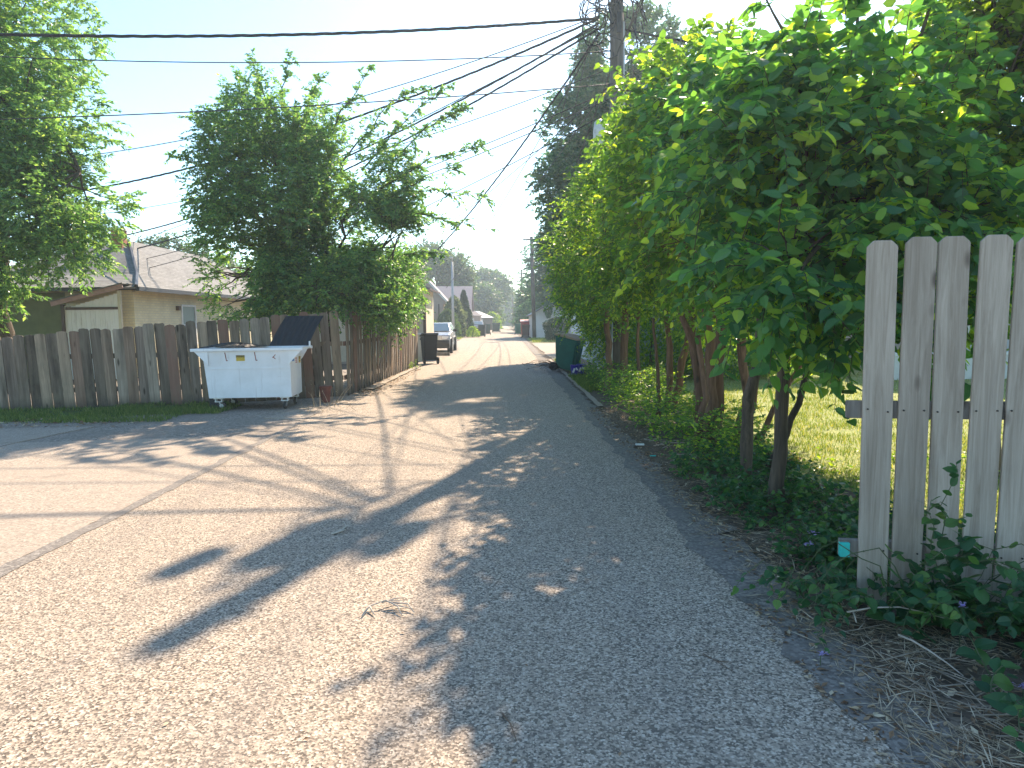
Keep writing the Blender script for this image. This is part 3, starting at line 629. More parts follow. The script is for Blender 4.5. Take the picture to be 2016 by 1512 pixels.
    # stickers
    def sticker(x, z, w_, h, mat, side='front', y=None):
        if side == 'front': return MB().box((x, -.030+.022*(0), z), (w_, .006, h), rx=math.atan2(.03, .31)).build('sticker', mat, t)
        return MB().box((hl+.009, y, z), (.004, w_, h)).build('sticker', mat, t)
    sy = lambda z: -.03*(z-.72)/.31 - .0085
    def fs(x, z, w_, h, mat):
        return MB().box((x, sy(z), z), (w_, .003, h), rx=math.atan2(.03, .31)).build('sticker', mat, t)
    rxx = R(90)+math.atan2(.03, .31)
    fs(-.135, .905, .145, .10, M['yellow']); MB().box((-.135, sy(.935)-.0016, .936), (.145, .003, .036), rx=math.atan2(.03, .31)).build('sticker_band', M['ink'], t)
    text_obj('CAUTION', .030, M['yellow'], t, (-.135, sy(.935)-.0035, .936), (rxx, 0, 0))
    text_obj('DO NOT PLAY', .019, M['ink'], t, (-.135, sy(.9)-.0025, .901), (rxx, 0, 0)); text_obj('ON OR AROUND', .017, M['ink'], t, (-.135, sy(.87)-.0025, .873), (rxx, 0, 0))
    for (x, hh) in ((-.38, .15), (.115, .15)):
        MB().box((x, sy(.93)-.001, .93), (.014, .003, hh), ry=R(-7), rx=math.atan2(.03, .31)).build('rust_mark', M['rust'], t)
        MB().box((x+.02, sy(.865)-.001, .863), (.025, .003, .012), ry=R(-7)).build('rust_mark', M['rust'], t)
    MB().box((.43, sy(.93)-.001, .93), (.075, .003, .012), ry=R(-50)).build('rust_mark', M['rust'], t); MB().box((.43, sy(.91)-.0025, .90), (.06, .003, .012), ry=R(40)).build('rust_mark', M['rust'], t)
    x = hl+.008
    MB().box((x, .22, .85), (.003, .17, .045)).build('sticker', M['blueink'], t)
    for k in range(4): MB().box((x, .47, .90-.035*k), (.003, .13, .018)).build('sticker_line', M['redink'], t)
    MB().box((x, .75, .84), (.003, .14, .14)).build('sticker', M['yellow'], t); MB().box((x+.002, .75, .885), (.003, .14, .045)).build('sticker_band', M['ink'], t)
    for k in range(2): MB().box((x+.002, .75, .84-.035*k), (.003, .11, .01)).build('sticker_line', M['ink'], t)
    text_obj('CAUTION', .030, M['yellow'], t, (x+.0045, .75, .885), (R(90), 0, R(90)))
    return t
dumpster()
MB().box((-5.12, 12.75, .10), (.16, .18, .24), .1).build('black_block', M['blackplastic'], bevel=.01)
tag(bpy.data.objects['black_block'], 'small black block standing behind the left end of the dumpster', 'block')
# red-brown flower pot and dry weed beside the dumpster
pot = thing('flower_pot', (-3.30, 13.35, 0), 'reddish brown empty flower pot standing between dumpster and fence corner', 'flower pot')
MB().tube([(0, 0, 0), (0, 0, .26)], [.075, .105], 14, False).build('body', M['terracotta'], pot, smooth=True)
MB().tube([(0, 0, .25), (0, 0, .30)], [.118, .118], 14).build('rim', M['terracotta'], pot)

def weed(name, loc, label, n, spread, h, mat_leaf, mat_stem, seed, ll=.03, nl=10, wr=.5, kind='fine', up=1.0, single=0, group=None, cat='weed', droop=.2):
    rng = np.random.RandomState(seed); t = thing(name, loc, label, cat, group)
    B = np.stack([rng.normal(0, spread*.25, n), rng.normal(0, spread*.25, n), np.zeros(n)], 1)
    D = nrmz(rng.normal(0, 1, (n, 3))*np.array([spread, spread, .15]) + np.array([0, 0, up])); D[:, 2] = abs(D[:, 2])
    P, Dl, Nn, LL, tw = twig_field(B, D, h*rng.uniform(.5, 1.1, n), nl, ll, droop, rng)
    np_mesh('stems', tw[0], tw[1], mat_stem, t, stuff=True)
    if single: P, Dl, Nn, LL = single_out(t, loc, P, Dl, Nn, LL, wr, mat_leaf, single, kind)
    V, F = leaves_mesh(P, Dl, Nn, LL, wr, kind); np_mesh('foliage', V, F, mat_leaf, t, stuff=True); return t
weed('dry_weed', (-3.1, 12.75, 0), 'dry straggly weed with pale stalks at the dumpster slab edge', 14, .7, .55, M['straw'], M['straw'], 4, .03, 10, .3)
weed('dry_weed', (-3.12, 11.9, 0), 'low tuft of dry brown grass at the slab corner by the alley', 40, 1.1, .28, M['straw'], M['straw'], 5, .03, 6, .25)
weed('green_weed', (-2.82, 22.3, 0), 'small bright green weed growing at foot of the side fence', 12, .5, .5, M['lf_maple'], M['greenstem'], 6, .06, 9, .6)

# ================================================================= WHEELED CARTS
def cart(label, mat, lidmat, loc, rz, tilt=0, group=None, h=1.0, wd=.6):
    t = thing('wheeled_cart', loc, label, 'trash cart', group, rz)
    b = MB(); s = wd/2
    V = [(-s*.82, -s*.82, .06), (s*.82, -s*.82, .06), (s*.82, s*.8, .10), (-s*.82, s*.8, .10), (-s, -s*1.08, h-.08), (s, -s*1.08, h-.08), (s, s*1.1, h), (-s, s*1.1, h)]
    b.add(V, [(3, 2, 1, 0), (0, 1, 5, 4), (1, 2, 6, 5), (2, 3, 7, 6), (3, 0, 4, 7), (4, 5, 6, 7)]); body = b.build('body', mat, t, bevel=.02)
    rb = MB()
    for x in (-.5, .5): rb.box((x*s, -s*.99, h*.55), (.03, .03, h*.6), rx=R(5))
    rb.box((0, -s*1.13, h-.16), (wd*1.04, .04, .05)); rb.build('rib', mat, t)
    ld = MB(); ld.prism([(-s*1.25, h-.075), (-s*1.2, h-.04), (0, h+.05), (s*1.1, h+.06), (s*1.2, h+.01), (s*1.15, h)], -s*1.08, s*1.08, 'x'); ld.build('lid', lidmat, t, bevel=.006)
    MB().tube([(-s*.7, s*1.15, h-.02), (-s*.7, s*1.4, h), (s*.7, s*1.4, h), (s*.7, s*1.15, h-.02)], .016, 6).build('handle', mat, t)
    MB().tube([(-s*.95, s*.95, .12), (s*.95, s*.95, .12)], .014, 6).build('axle', M['steel'], t)
    for x in (-1, 1):
        wl = MB().tube([(x*s*.86, s*.95, .125), (x*s*1.06, s*.95, .125)], .125, 16).build('wheel', M['rubber'], t)
        MB().tube([(x*s*1.05, s*.95, .125), (x*s*1.09, s*.95, .125)], .06, 10).build('hub', M['blacktrim'], wl)
    t.rotation_euler = (tilt, 0, rz)
    return t
c1 = cart('dark green trash cart with tan lid, tilted, beside the pale blue garage', M['greenplastic'], M['tanlid'], (1.98, 20.15, .0), R(68), 0, h=1.02, wd=.62)
c1.rotation_euler = (R(7), R(0), R(60)); c1.location = (1.90, 20.5, 0)
c2 = cart('black trash cart at the far end of the side fence', M['blackplastic'], M['blackplastic'], (-2.50, 24.95, 0), R(-160), 0, h=1.02, wd=.5)
c3 = cart('black trash cart beyond the arborvitae on the left edge of the alley', M['blackplastic'], M['blackplastic'], (-1.65, 64.7, 0), R(170), 0, h=1.05, wd=.62)
c4 = cart('dark green cart next to the far blue car', M['darkgreenplastic'], M['darkgreenplastic'], (-1.35, 74, 0), R(185), 0, h=1.05, wd=.62)
c5 = cart('farthest dark green cart on the left edge of the alley', M['darkgreenplastic'], M['blackplastic'], (-.55, 88, 0), R(185), 0, h=1.1, wd=.95)
c6 = cart('blue green cart standing left of the red bin in the distance', M['greenplastic'], M['greenplastic'], (1.75, 72, 0), R(180), 0, h=1.05, wd=.6)
c7 = cart('dark brown cart in front of the red bin by the white garage', M['brownplastic'], M['brownplastic'], (2.15, 60.5, 0), R(170), 0, h=1.05, wd=.6)
rb = thing('red_bin', (2.45, 64.5, 0), 'red metal bin beside the far white garage', 'bin')
MB().add([(-.55, -.5, .15), (.55, -.5, .15), (.55, .5, .15), (-.55, .5, .15), (-.62, -.6, 1.25), (.62, -.6, 1.25), (.62, .6, 1.45), (-.62, .6, 1.45)], [(3, 2, 1, 0), (0, 1, 5, 4), (1, 2, 6, 5), (2, 3, 7, 6), (3, 0, 4, 7), (4, 5, 6, 7)]).build('body', M['redpaint'], rb)
MB().prism([(-.66, 1.26), (-.62, 1.32), (.66, 1.52), (.66, 1.46)], -.66, .66, 'x').build('lid', M['redpaint'], rb)
for x in (-.45, .45): MB().box((x, -.4, .07), (.1, .1, .18)).build('foot', M['blacktrim'], rb)
# purple wrapped pots
for (x, y, lb) in ((2.00, 19.25, 'purple and white wrapped flower pot nearest the green cart wheel'), (2.20, 19.55, 'purple wrapped flower pot against the garage wall')):
    p = thing('wrapped_pot', (x, y, 0), lb, 'flower pot', 'purple wrapped pots by the green cart')
    MB().tube([(0, 0, 0), (.0, 0, .12), (.01, 0, .26)], [.085, .10, .13], 9, True).build('wrap', M['purple'], p)
    MB().box((-.03, -.11, .12), (.05, .02, .12), rx=-.1, ry=.4).build('label_patch', M['whiteink'], p); MB().box((.05, -.115, .16), (.04, .02, .08), rx=-.1, ry=-.5).build('label_patch', M['whiteink'], p)

# ================================================================= CARS
def car(label, paint, loc, rz, trim):
    t = thing('parked_car', loc, label, 'car', None, rz); W = .92
    low = MB(); prof = [(-2.25, .32), (-2.3, .62), (-2.2, .86), (-1.15, .98), (1.9, 1.05), (2.2, .98), (2.28, .6), (2.2, .32)]
    def loft(prof, wf, name, mat, par=t, bev=.03):
        m = MB(); n = len(prof); V = [(-wf(z, y), y, z) for y, z in prof] + [(wf(z, y), y, z) for y, z in prof]
        m.add(V, [tuple(range(n)), tuple(range(n, 2*n))[::-1]] + [(i, n+i, n+(i+1) % n, (i+1) % n) for i in range(n)]); return m.build(name, mat, par, bevel=bev)
    body = loft(prof, lambda z, y: W*(1 - .07*max(0, abs(y)-1.6)/.7 - (.05 if z > .9 else 0)), 'body', paint)
    loft([(-1.15, .97), (-.45, 1.36), (1.45, 1.40), (2.05, 1.03)], lambda z, y: W*(.93 if z < 1.1 else .76), 'cabin', paint)
    # glass: windshield, side windows
    MB().add([(-.78, -1.12, 1.0), (.78, -1.12, 1.0), (.66, -.49, 1.355), (-.66, -.49, 1.355)], [(0, 1, 2, 3)]).build('windshield', M['windshield'], t).location = (0, -.025, .02)
    for s in (-1, 1):
        for (y0, y1, z0, z1) in ((-.75, .10, 1.04, 1.30), (.18, 1.05, 1.04, 1.31), (1.12, 1.6, 1.05, 1.25)):
            MB().add([(s*W*.935, y0, z0), (s*W*.935, y1, z0), (s*W*.80, y1-.08, z1), (s*W*.80, y0+.34*(y0 < -.5)+.02, z1)], [(0, 1, 2, 3)]).build('side_window', M['glass'], t)
        mr = MB(); mr.box((s*(W+.09), -.72, 1.04), (.18, .08, .13)); mr.build('mirror', trim, t, bevel=.015)
        MB().box((s*.66, -2.24, .73), (.30, .10, .14), rz=s*.25).build('headlight', M['lamp'], t, bevel=.015)
        for y in (-1.42, 1.42):
            wl = MB().tube([(s*(W-.22), y, .33), (s*(W+.015), y, .33)], .335, 18).build('wheel', M['rubber'], t)
            MB().tube([(s*(W+.01), y, .33), (s*(W+.03), y, .33)], .20, 12).build('rim', M['steel'], wl)
            MB().tube([(s*(W-.1), y, .36), (s*(W+.006), y, .36)], .39, 18).build('wheel_arch', M['blacktrim'], t)
    MB().prism([(-2.36, .26), (-2.40, .5), (-2.33, .63), (-2.1, .63), (-2.1, .26)], -W*.93, W*.93, 'x').build('bumper', trim, t, bevel=.02)
    gr = MB().box((0, -2.285, .73), (.72, .05, .17)).build('grille', M['steel'], t)
    for k in range(5): MB().box((-.28+.14*k, -2.32, .73), (.03, .03, .15)).build('bar', M['blacktrim'], gr)
    MB().box((0, -2.42, .45), (.32, .02, .11)).build('number_plate', M['whiteink'], t)
    return t
car('silver car with black bumper parked facing the camera beside the side fence', M['silver'], (-3.15, 34.4, 0), R(0), M['blacktrim'])
car('dark blue car parked far down the alley on the left', M['bluepaint'], (-2.75, 82, 0), R(0), M['blacktrim'])
MB().box((-2.65, 30.6, .06), (.95, .14, .13), rz=R(-8)).build('timber_beam', M['rail'], bevel=.008)
tag(bpy.data.objects['timber_beam'], 'weathered timber beam lying on the ground in front of the silver car', 'beam')

# ================================================================= BUILDINGS
def window(parent, c, w_, h, face, frame='whitetrim', glass='glass', rail=True, dep=.05):
    """face: outward direction '-y' or '+x' or '-x'"""
    def bx(cx, cz, ww, hh, off, th):
        if face == '-y': return MB().box((c[0]+cx, c[1]-off, c[2]+cz), (ww, th, hh))
        s = 1 if face == '+x' else -1
        return MB().box((c[0]+s*off, c[1]+cx, c[2]+cz), (th, ww, hh))
    p = bx(0, 0, w_, h, .005, .02).build('window', M[glass], parent)
    fm = .06
    bx(0, h/2, w_+2*fm, fm, .02, dep).build('frame', M[frame], p); bx(0, -h/2, w_+2*fm, fm, .03, dep+.03).build('sill', M[frame], p)
    for s in (-1, 1): bx(s*(w_/2+fm/2), 0, fm, h-fm, .02, dep).build('frame', M[frame], p)
    if rail: bx(0, 0, w_, .04, .02, .04).build('frame', M[frame], p)
    return p
def solid(name, V, F, mat, parent, bev=0): return MB().add(V, F).build(name, mat, parent, bevel=bev)
def roof_planes(parent, planes, mat, th=.06):
    for q in planes:
        q = [Vector(p) for p in q]; n = (q[1]-q[0]).cross(q[2]-q[0]).normalized()
        if n.z < 0: q = q[::-1]; n = -n
        k = len(q); V = q + [p-n*th for p in q]
        solid('roof', V, [tuple(range(k)), tuple(range(k, 2*k))[::-1]] + [(i, k+i, k+(i+1) % k, (i+1) % k) for i in range(k)], mat, parent)
# --- left brick cottage (origin at its near right corner)
H1 = thing('brick_cottage', (-10.3, 20.2, 0), 'cream brick cottage with grey hip roof and chimney behind the left plank fence', 'house')
MB().box((-3.75, 8, 1.22), (7.5, 16, 2.44)).build('wall', M['yellowbrick'], H1)
MB().box((-4.65, -.012, 1.2), (5.6, .02, 2.38)).build('wall_panel', M['olive'], H1)
E = 2.50; ex0, ex1, ey0, ey1 = -8.0, .42, -.55, 16.5; rx_, ry_a, ry_b, rz_ = -2.45, 4.8, 11.0, 4.35
mz = 3.0; k = .42
roof_planes(H1, [
 [(ex1, ey0, E), (ex1, ey1, E), (ex1-k*(ex1-rx_)*.9, ey1-k*(ey1-ry_b), mz), (ex1-k*(ex1-rx_)*.9, ey0+k*(ry_a-ey0), mz)],
 [(ex1-k*(ex1-rx_)*.9, ey0+k*(ry_a-ey0), mz), (ex1-k*(ex1-rx_)*.9, ey1-k*(ey1-ry_b), mz), (rx_, ry_b, rz_), (rx_, ry_a, rz_)],
 [(ex0, ey0, E), (ex1, ey0, E), (ex1-k*(ex1-rx_)*.9, ey0+k*(ry_a-ey0), mz), (ex0+k*(rx_-ex0)*.9, ey0+k*(ry_a-ey0), mz)],
 [(ex0+k*(rx_-ex0)*.9, ey0+k*(ry_a-ey0), mz), (ex1-k*(ex1-rx_)*.9, ey0+k*(ry_a-ey0), mz), (rx_, ry_a, rz_)],
 [(ex0, ey0, E), (ex0+k*(rx_-ex0)*.9, ey0+k*(ry_a-ey0), mz), (rx_, ry_a, rz_), (rx_, ry_b, rz_), (ex0, ey1, E)],
 [(ex0, ey1, E), (rx_, ry_b, rz_), (ex1-k*(ex1-rx_)*.9, ey1-k*(ey1-ry_b), mz), (ex1, ey1, E)]], M['shingle'])
MB().box((ex1+.03, 8, E-.05), (.10, 17.1, .11)).build('gutter', M['darktrim'], H1)
MB().box((-4.2, ey0-.04, E-.05), (7.9, .10, .10)).build('gutter', M['darktrim'], H1)
MB().tube([(ex1, ey0, E+.03), (ex1-k*(ex1-rx_)*.9, ey0+k*(ry_a-ey0), mz+.03), (rx_, ry_a, rz_+.03)], .05, 5).build('ridge_cap', M['darktrim'], H1)
ch = MB().box((-2.45, 4.2, 4.15), (.36, .36, 1.0)).build('chimney', M['chimney'], H1)
MB().box((-2.45, 4.2, 4.66), (.44, .44, .08)).build('chimney_cap', M['whitetrim'], ch)
window(H1, (0, 3.55, 1.45), .95, 1.25, '+x', 'whitetrim', 'blind'); window(H1, (-5.2, -.02, 1.75), .9, .5, '-y', 'whitetrim', 'blind', False)
MB().box((.05, 2.75, 1.98), (.1, .14, .14)).build('wall_lamp', M['browntrim'], H1)
for k2 in range(2): MB().box((.02, .15+.0*k2, .0+1.2), (.05, .28, 2.4)).build('corner_pier', M['yellowbrick'], H1) if k2 == 0 else None
sh = thing('lean_to_shed', (-10.35, 19.6, 0), 'white board lean-to shed with faded red fascia against the brick cottage', 'shed')
n = 11
for i in range(n):
    x = -1.42 + 1.42*(i+.5)/n; top = 2.02 + (2.44-2.02)*((x+1.5)/1.5) - .10
    MB().box((x, 0, top/2), (1.42/n-.006, .03, top)).build('board', M['whiteboard'], sh)
MB().box((-1.42-.02, .28, 1.0), (.06, .60, 2.0)).build('side_wall', M['whiteboard'], sh); MB().box((-.71, -.03, 1.93), (1.44, .03, .07)).build('batten', M['browntrim'], sh)
MB().box((-1.5, -.03, 1.02), (.08, .07, 2.04)).build('corner_post', M['browntrim'], sh); MB().box((.04, -.03, 1.2), (.08, .07, 2.4)).build('corner_post', M['creamwall'], sh)
ang = math.atan2(.42, 1.75); ln = 2.0
MB().box((-.80, -.10, 2.29), (ln, .03, .13), ry=-ang).build('fascia', M['pinktrim'], sh)
MB().box((-.80, .25, 2.36), (ln+.04, .80, .03), ry=-ang).build('roof', M['shingle'], sh)
# --- cream garage beyond the side fence
g1 = thing('cream_garage', (-2.85, 26.6, 0), 'cream garage with small window at the end of the side fence', 'garage')
MB().box((-2.0, 2.0, 1.35), (4.0, 4.0, 2.7)).build('wall', M['creamwall'], g1)
window(g1, (-.42, -.0, 1.55), .32, .75, '-y', 'pinktrim', 'glass')
MB().box((-.35, -.03, 1.02), (.7, .06, .06)).build('ledge', M['whitetrim'], g1)
MB().box((.04, .0, 1.15), (.10, .10, 2.3)).build('corner_post', M['browntrim'], g1)
roof_planes(g1, [[(.3, -.3, 2.7), (.3, 4.3, 2.7), (-2, 4.3, 3.5), (-2, -.3, 3.5)], [(-4.3, -.3, 2.7), (-2, -.3, 3.5), (-2, 4.3, 3.5), (-4.3, 4.3, 2.7)]], M['pinkroof'])
# --- pink gabled house
g2 = thing('gabled_house', (-3.3, 76, 0), 'tan pink house with mauve roof behind the arborvitae on the left', 'house')
MB().box((-5, 4.0, 1.4), (10, 8, 2.8)).build('wall', M['pinkwall'], g2)
solid('gable', [(0, 0, 2.8), (0, 8, 2.8), (0, 4, 5.2), (-.2, 0, 2.8), (-.2, 8, 2.8), (-.2, 4, 5.2)], [(0, 1, 2), (5, 4, 3), (0, 3, 4, 1), (1, 4, 5, 2), (2, 5, 3, 0)], M['pinkwall'], g2)
roof_planes(g2, [[(.25, -.4, 2.62), (.25, 4, 5.3), (-10, 4, 5.3), (-10, -.4, 2.62)], [(.25, 8.4, 2.62), (.25, 4, 5.3), (-10, 4, 5.3), (-10, 8.4, 2.62)]], M['pinkroof'], .12)
g2b = MB().box((-2.7-1.5, -4, 1.55), (4.0, 6, 3.1)).build('wing', M['pinkwall'], g2)
solid('gable', [(-6.4, -7, 3.1), (-1.7, -7, 3.1), (-4.05, -7, 5.7), (-6.4, -1, 3.1), (-1.7, -1, 3.1), (-4.05, -1, 5.7)], [(0, 1, 2), (5, 4, 3), (0, 3, 4, 1), (1, 4, 5, 2), (2, 5, 3, 0)], M['pinkwall'], g2)
roof_planes(g2, [[(-1.3, -7.3, 2.75), (-1.3, -.5, 2.75), (-4.05, -.5, 5.8), (-4.05, -7.3, 5.8)], [(-6.8, -7.3, 2.75), (-6.8, -.5, 2.75), (-4.05, -.5, 5.8), (-4.05, -7.3, 5.8)]], M['pinkroof'], .1)
MB().box((-2.66, -7.32, 4.25), (4.1, .06, .18), ry=math.atan2(3.05, 2.75)).build('rake_board', M['whitetrim'], g2)
MB().box((-2.6, -7.05, 1.7), (.10, .10, 2.8)).build('downspout', M['browntrim'], g2)
def small_garage(label, loc, wx, wy, he, hp, wall, roof, door=True, ridge='y', name='small_garage'):
    g = thing(name, loc, label, 'garage')
    MB().box((0, wy/2, he/2), (wx, wy, he)).build('wall', wall, g)
    if ridge == 'y':
        solid('gable', [(-wx/2, 0, he), (wx/2, 0, he), (0, 0, hp), (-wx/2, wy, he), (wx/2, wy, he), (0, wy, hp)], [(0, 1, 2), (5, 4, 3), (0, 3, 4, 1), (1, 4, 5, 2), (2, 5, 3, 0)], wall, g)
        e = .25; dz = e*(hp-he)/(wx/2)
        roof_planes(g, [[(wx/2+e, -e, he-dz+.05), (wx/2+e, wy+e, he-dz+.05), (0, wy+e, hp+.05), (0, -e, hp+.05)], [(-wx/2-e, -e, he-dz+.05), (-wx/2-e, wy+e, he-dz+.05), (0, wy+e, hp+.05), (0, -e, hp+.05)]], roof, .05)
    else:
        e = .25; roof_planes(g, [[(-wx/2-e, -e, he), (wx/2+e, -e, he), (wx/2-wy*.35, wy/2, hp), (-wx/2+wy*.35, wy/2, hp)], [(wx/2+e, -e, he), (wx/2+e, wy+e, he), (wx/2-wy*.35, wy/2, hp)], [(-wx/2-e, -e, he), (-wx/2-e, wy+e, he), (-wx/2+wy*.35, wy/2, hp)], [(-wx/2-e, wy+e, he), (wx/2+e, wy+e, he), (wx/2-wy*.35, wy/2, hp), (-wx/2+wy*.35, wy/2, hp)]], roof, .05)
    if door:
        d = MB().box((0, -.02, he*.42), (wx*.55, .05, he*.84)).build('garage_door', M['whitetrim'], g)
        for k in range(3): MB().box((0, -.05, he*.84*(k+1)/4), (wx*.55, .02, .03)).build('panel_joint', M['darktrim'], d)
    return g
small_garage('small tan garage just beyond the tan pink house', (-4.4, 93, 0), 3.6, 5, 2.1, 3.3, M['pinkwall'], M['pinkroof'], ridge='x')
small_garage('low white roofed carport far down the left side', (-4.4, 108, 0), 6.4, 6, 1.9, 2.9, M['browntrim'], M['whitetrim'], ridge='x')
small_garage('white gabled garage beside the second utility pole on the right', (4.15, 59, 0), 3.1, 6, 1.95, 2.85, M['offwhite'], M['darktrim'], door=False)
small_garage('long white garage wing behind the dark clipped hedge', (7.6, 60, 0), 4.6, 6, 2.2, 3.1, M['offwhite'], M['pinkroof'], ridge='x')
# --- pale blue clapboard garage on the right
g3 = thing('blue_garage', (2.62, 18.6, 0), 'pale blue clapboard garage behind the green cart', 'garage')
MB().box((2.2, 4, .12), (4.4, 8, .24)).build('foundation', M['concrete'], g3); MB().box((2.22, 4, 1.42), (4.3, 7.9, 2.36)).build('wall', M['bluesiding'], g3)
cb = MB().prism([(-.055, 0), (.03, .0), (.03, .15), (-.02, .15)], 0, 7.96, 'y'); cbm = bpy.data.meshes.new('clapboard'); cbm.from_pydata(cb.v, [], cb.f); cbm.materials.append(M['bluesiding'])
for i in range(16): inst('clapboard', cbm, g3, (.04, .02, .25+.146*i))
cb = MB().prism([(-.055, 0), (.03, .0), (.03, .15), (-.02, .15)], 0, 4.36, 'y'); cbm2 = bpy.data.meshes.new('clapboard'); cbm2.from_pydata(cb.v, [], cb.f); cbm2.materials.append(M['bluesiding'])
for i in range(16): inst('clapboard', cbm2, g3, (4.38, .04, .25+.146*i), (0, 0, R(90)))
MB().box((-.03, 8.0, 1.4), (.09, .09, 2.4)).build('corner_board', M['whitetrim'], g3); MB().box((-.03, .0, 1.4), (.09, .09, 2.4)).build('corner_board', M['whitetrim'], g3)
roof_planes(g3, [[(-.3, -.3, 2.6), (-.3, 8.3, 2.6), (2.2, 8.3, 3.7), (2.2, -.3, 3.7)], [(4.7, -.3, 2.6), (4.7, 8.3, 2.6), (2.2, 8.3, 3.7), (2.2, -.3, 3.7)]], M['shingle'])
# --- neighbour house behind the yard
g4 = thing('sided_house', (10.6, 17.5, 0), 'cream clapboard house seen between the pickets and leaves on the right', 'house')
MB().box((6, 4, .5), (12, 8, 1.0)).build('foundation', M['greysteel'], g4); MB().box((6, 4, 2.4), (11.9, 7.9, 2.8)).build('wall', M['creamsiding'], g4)
cb = MB().prism([(-.045, 0), (.02, .0), (.02, .125), (-.015, .125)], 0, 11.96, 'y'); cbm3 = bpy.data.meshes.new('clapboard'); cbm3.from_pydata(cb.v, [], cb.f); cbm3.materials.append(M['creamsiding'])
for i in range(23): inst('clapboard', cbm3, g4, (11.98, .05, 1.0+.122*i), (0, 0, R(90)))
for xx in (3.0, 7.5): window(g4, (xx, .03, 2.5), 1.0, 1.2, '-y')
roof_planes(g4, [[(-.4, -.4, 3.8), (12.4, -.4, 3.8), (12.4, 4, 6.2), (-.4, 4, 6.2)], [(-.4, 8.4, 3.8), (12.4, 8.4, 3.8), (12.4, 4, 6.2), (-.4, 4, 6.2)]], M['shingle'])
bw = thing('garden_wall', (9.3, 17.2, 0), 'low white concrete wall at the back edge of the lawn', 'wall'); MB().box((2.8, -.6, .28), (6.4, .25, .56)).build('wall', M['offwhite'], bw); MB().box((2.8, -.6, .60), (6.5, .32, .07)).build('coping', M['whitetrim'], bw)

# ================================================================= POLES AND WIRES
def insulator(p, parent): MB().tube([p, (p[0], p[1], p[2]+.05), (p[0], p[1], p[2]+.07), (p[0], p[1], p[2]+.13)], [.02, .05, .035, .02], 8).build('insulator', M['greysteel'], parent)
PX, PY = 2.5, 15.3
pole = thing('utility_pole', (PX, PY, 0), 'near wooden utility pole with transformer and cable tangle rising from the shrubs', 'utility pole', 'wooden utility poles')
MB().tube([(0, 0, -.1), (-.01, 0, 4), (-.02, 0, 9.75)], [.17, .155, .125], 14).build('shaft', M['polewood'], pole, smooth=True)
tr = MB().tube([(-.33, 0, 8.12), (-.33, 0, 8.16), (-.33, 0, 8.78), (-.33, 0, 8.86)], [.17, .20, .20, .14], 16).build('transformer', M['transformer'], pole, smooth=False)
for dx in (-.08, .08): MB().tube([(-.33+dx, 0, 8.82), (-.33+dx, 0, 9.02)], [.03, .018], 7).build('bushing', M['greysteel'], tr)
tr = MB().tube([(.30, 0, 8.18), (.30, 0, 8.22), (.30, 0, 8.66), (.30, 0, 8.72)], [.13, .155, .155, .1], 14).build('transformer', M['transformer'], pole, smooth=False)
MB().tube([(.30, 0, 8.7), (.30, 0, 8.9)], [.03, .018], 7).build('bushing', M['greysteel'], tr)
for z in (8.28, 8.62): MB().box((0, 0, z), (.42, .05, .05)).build('bracket', M['steel'], pole)
MB().tube([(-.08, -.05, 8.66), (-.45, -.12, 8.72), (-.72, -.12, 8.70)], .025, 6).build('arm', M['steel'], pole)
MB().tube([(-.80, -.12, 8.48), (-.80, -.12, 8.55), (-.80, -.12, 8.86), (-.80, -.12, 8.93)], [.05, .12, .12, .06], 10).build('cutout_can', M['transformer'], pole)
MB().tube([(-.08, 0, 9.05), (-.30, 0, 9.12)], .025, 6).build('arm', M['steel'], pole); insulator((-.30, 0, 9.10), pole); insulator((0, 0, 9.74), pole); insulator((.14, 0, 9.4), pole)
MB().tube([(.14, -.06, .2), (.12, -.06, 7.6)], .022, 6).build('conduit', M['greysteel'], pole)
MB().box((0, -.17, 7.55), (.08, .05, .4)).build('cable_rack', M['cable'], pole)
bxm = MB().tube([(-.43, -.3, 5.02), (-.43, -.3, 5.10), (-.42, -.3, 5.35), (-.41, -.3, 5.52), (-.41, -.3, 5.58)], [.06, .115, .125, .11, .04], 12)
b_ = bxm.build('splice_case', M['boxpaint'], pole, smooth=True); MB().tube([(-.40, -.3, 5.56), (-.2, -.2, 5.75), (-.12, -.05, 5.6)], .014, 6).build('cable_tail', M['cable'], b_)
MB().tube([(-.45, -.3, 5.05), (-.5, -.3, 4.85), (-.42, -.3, 4.78), (-.37, -.3, 5.0)], .008, 5).build('cable_tail', M['cable'], b_)
# cable tangle at the pole head
rnd = random.Random(5)
for k in range(20):
    c = Vector((-.40+rnd.gauss(0, .16), -.25+rnd.gauss(0, .1), 7.55+rnd.gauss(0, .30))); rr = rnd.uniform(.12, .38); a0 = rnd.uniform(0, 6); pts = []
    ax = Vector((rnd.gauss(0, .5), 1, rnd.gauss(0, .5))).normalized(); u_ = ax.orthogonal().normalized(); v_ = ax.cross(u_)
    for i in range(15):
        a = a0+i*.38; pts.append(c + u_*math.cos(a)*rr*(1+.25*math.sin(i)) + v_*math.sin(a)*rr*1.2)
    MB().tube(pts, .011, 5).build('cable_loop', M['cable'], pole)
for k in range(16):
    a = Vector((rnd.uniform(-.1, .12), -.15, rnd.uniform(8.0, 9.2))); b2 = Vector((-.3+rnd.uniform(-.15, 1.1), -.25, 7.45+rnd.uniform(-.5, .35)))
    MB().tube(bez(a, b2, rnd.uniform(-.5, .9), 8, rnd, .14), .012, 5).build('cable_loop', M['cable'], pole)
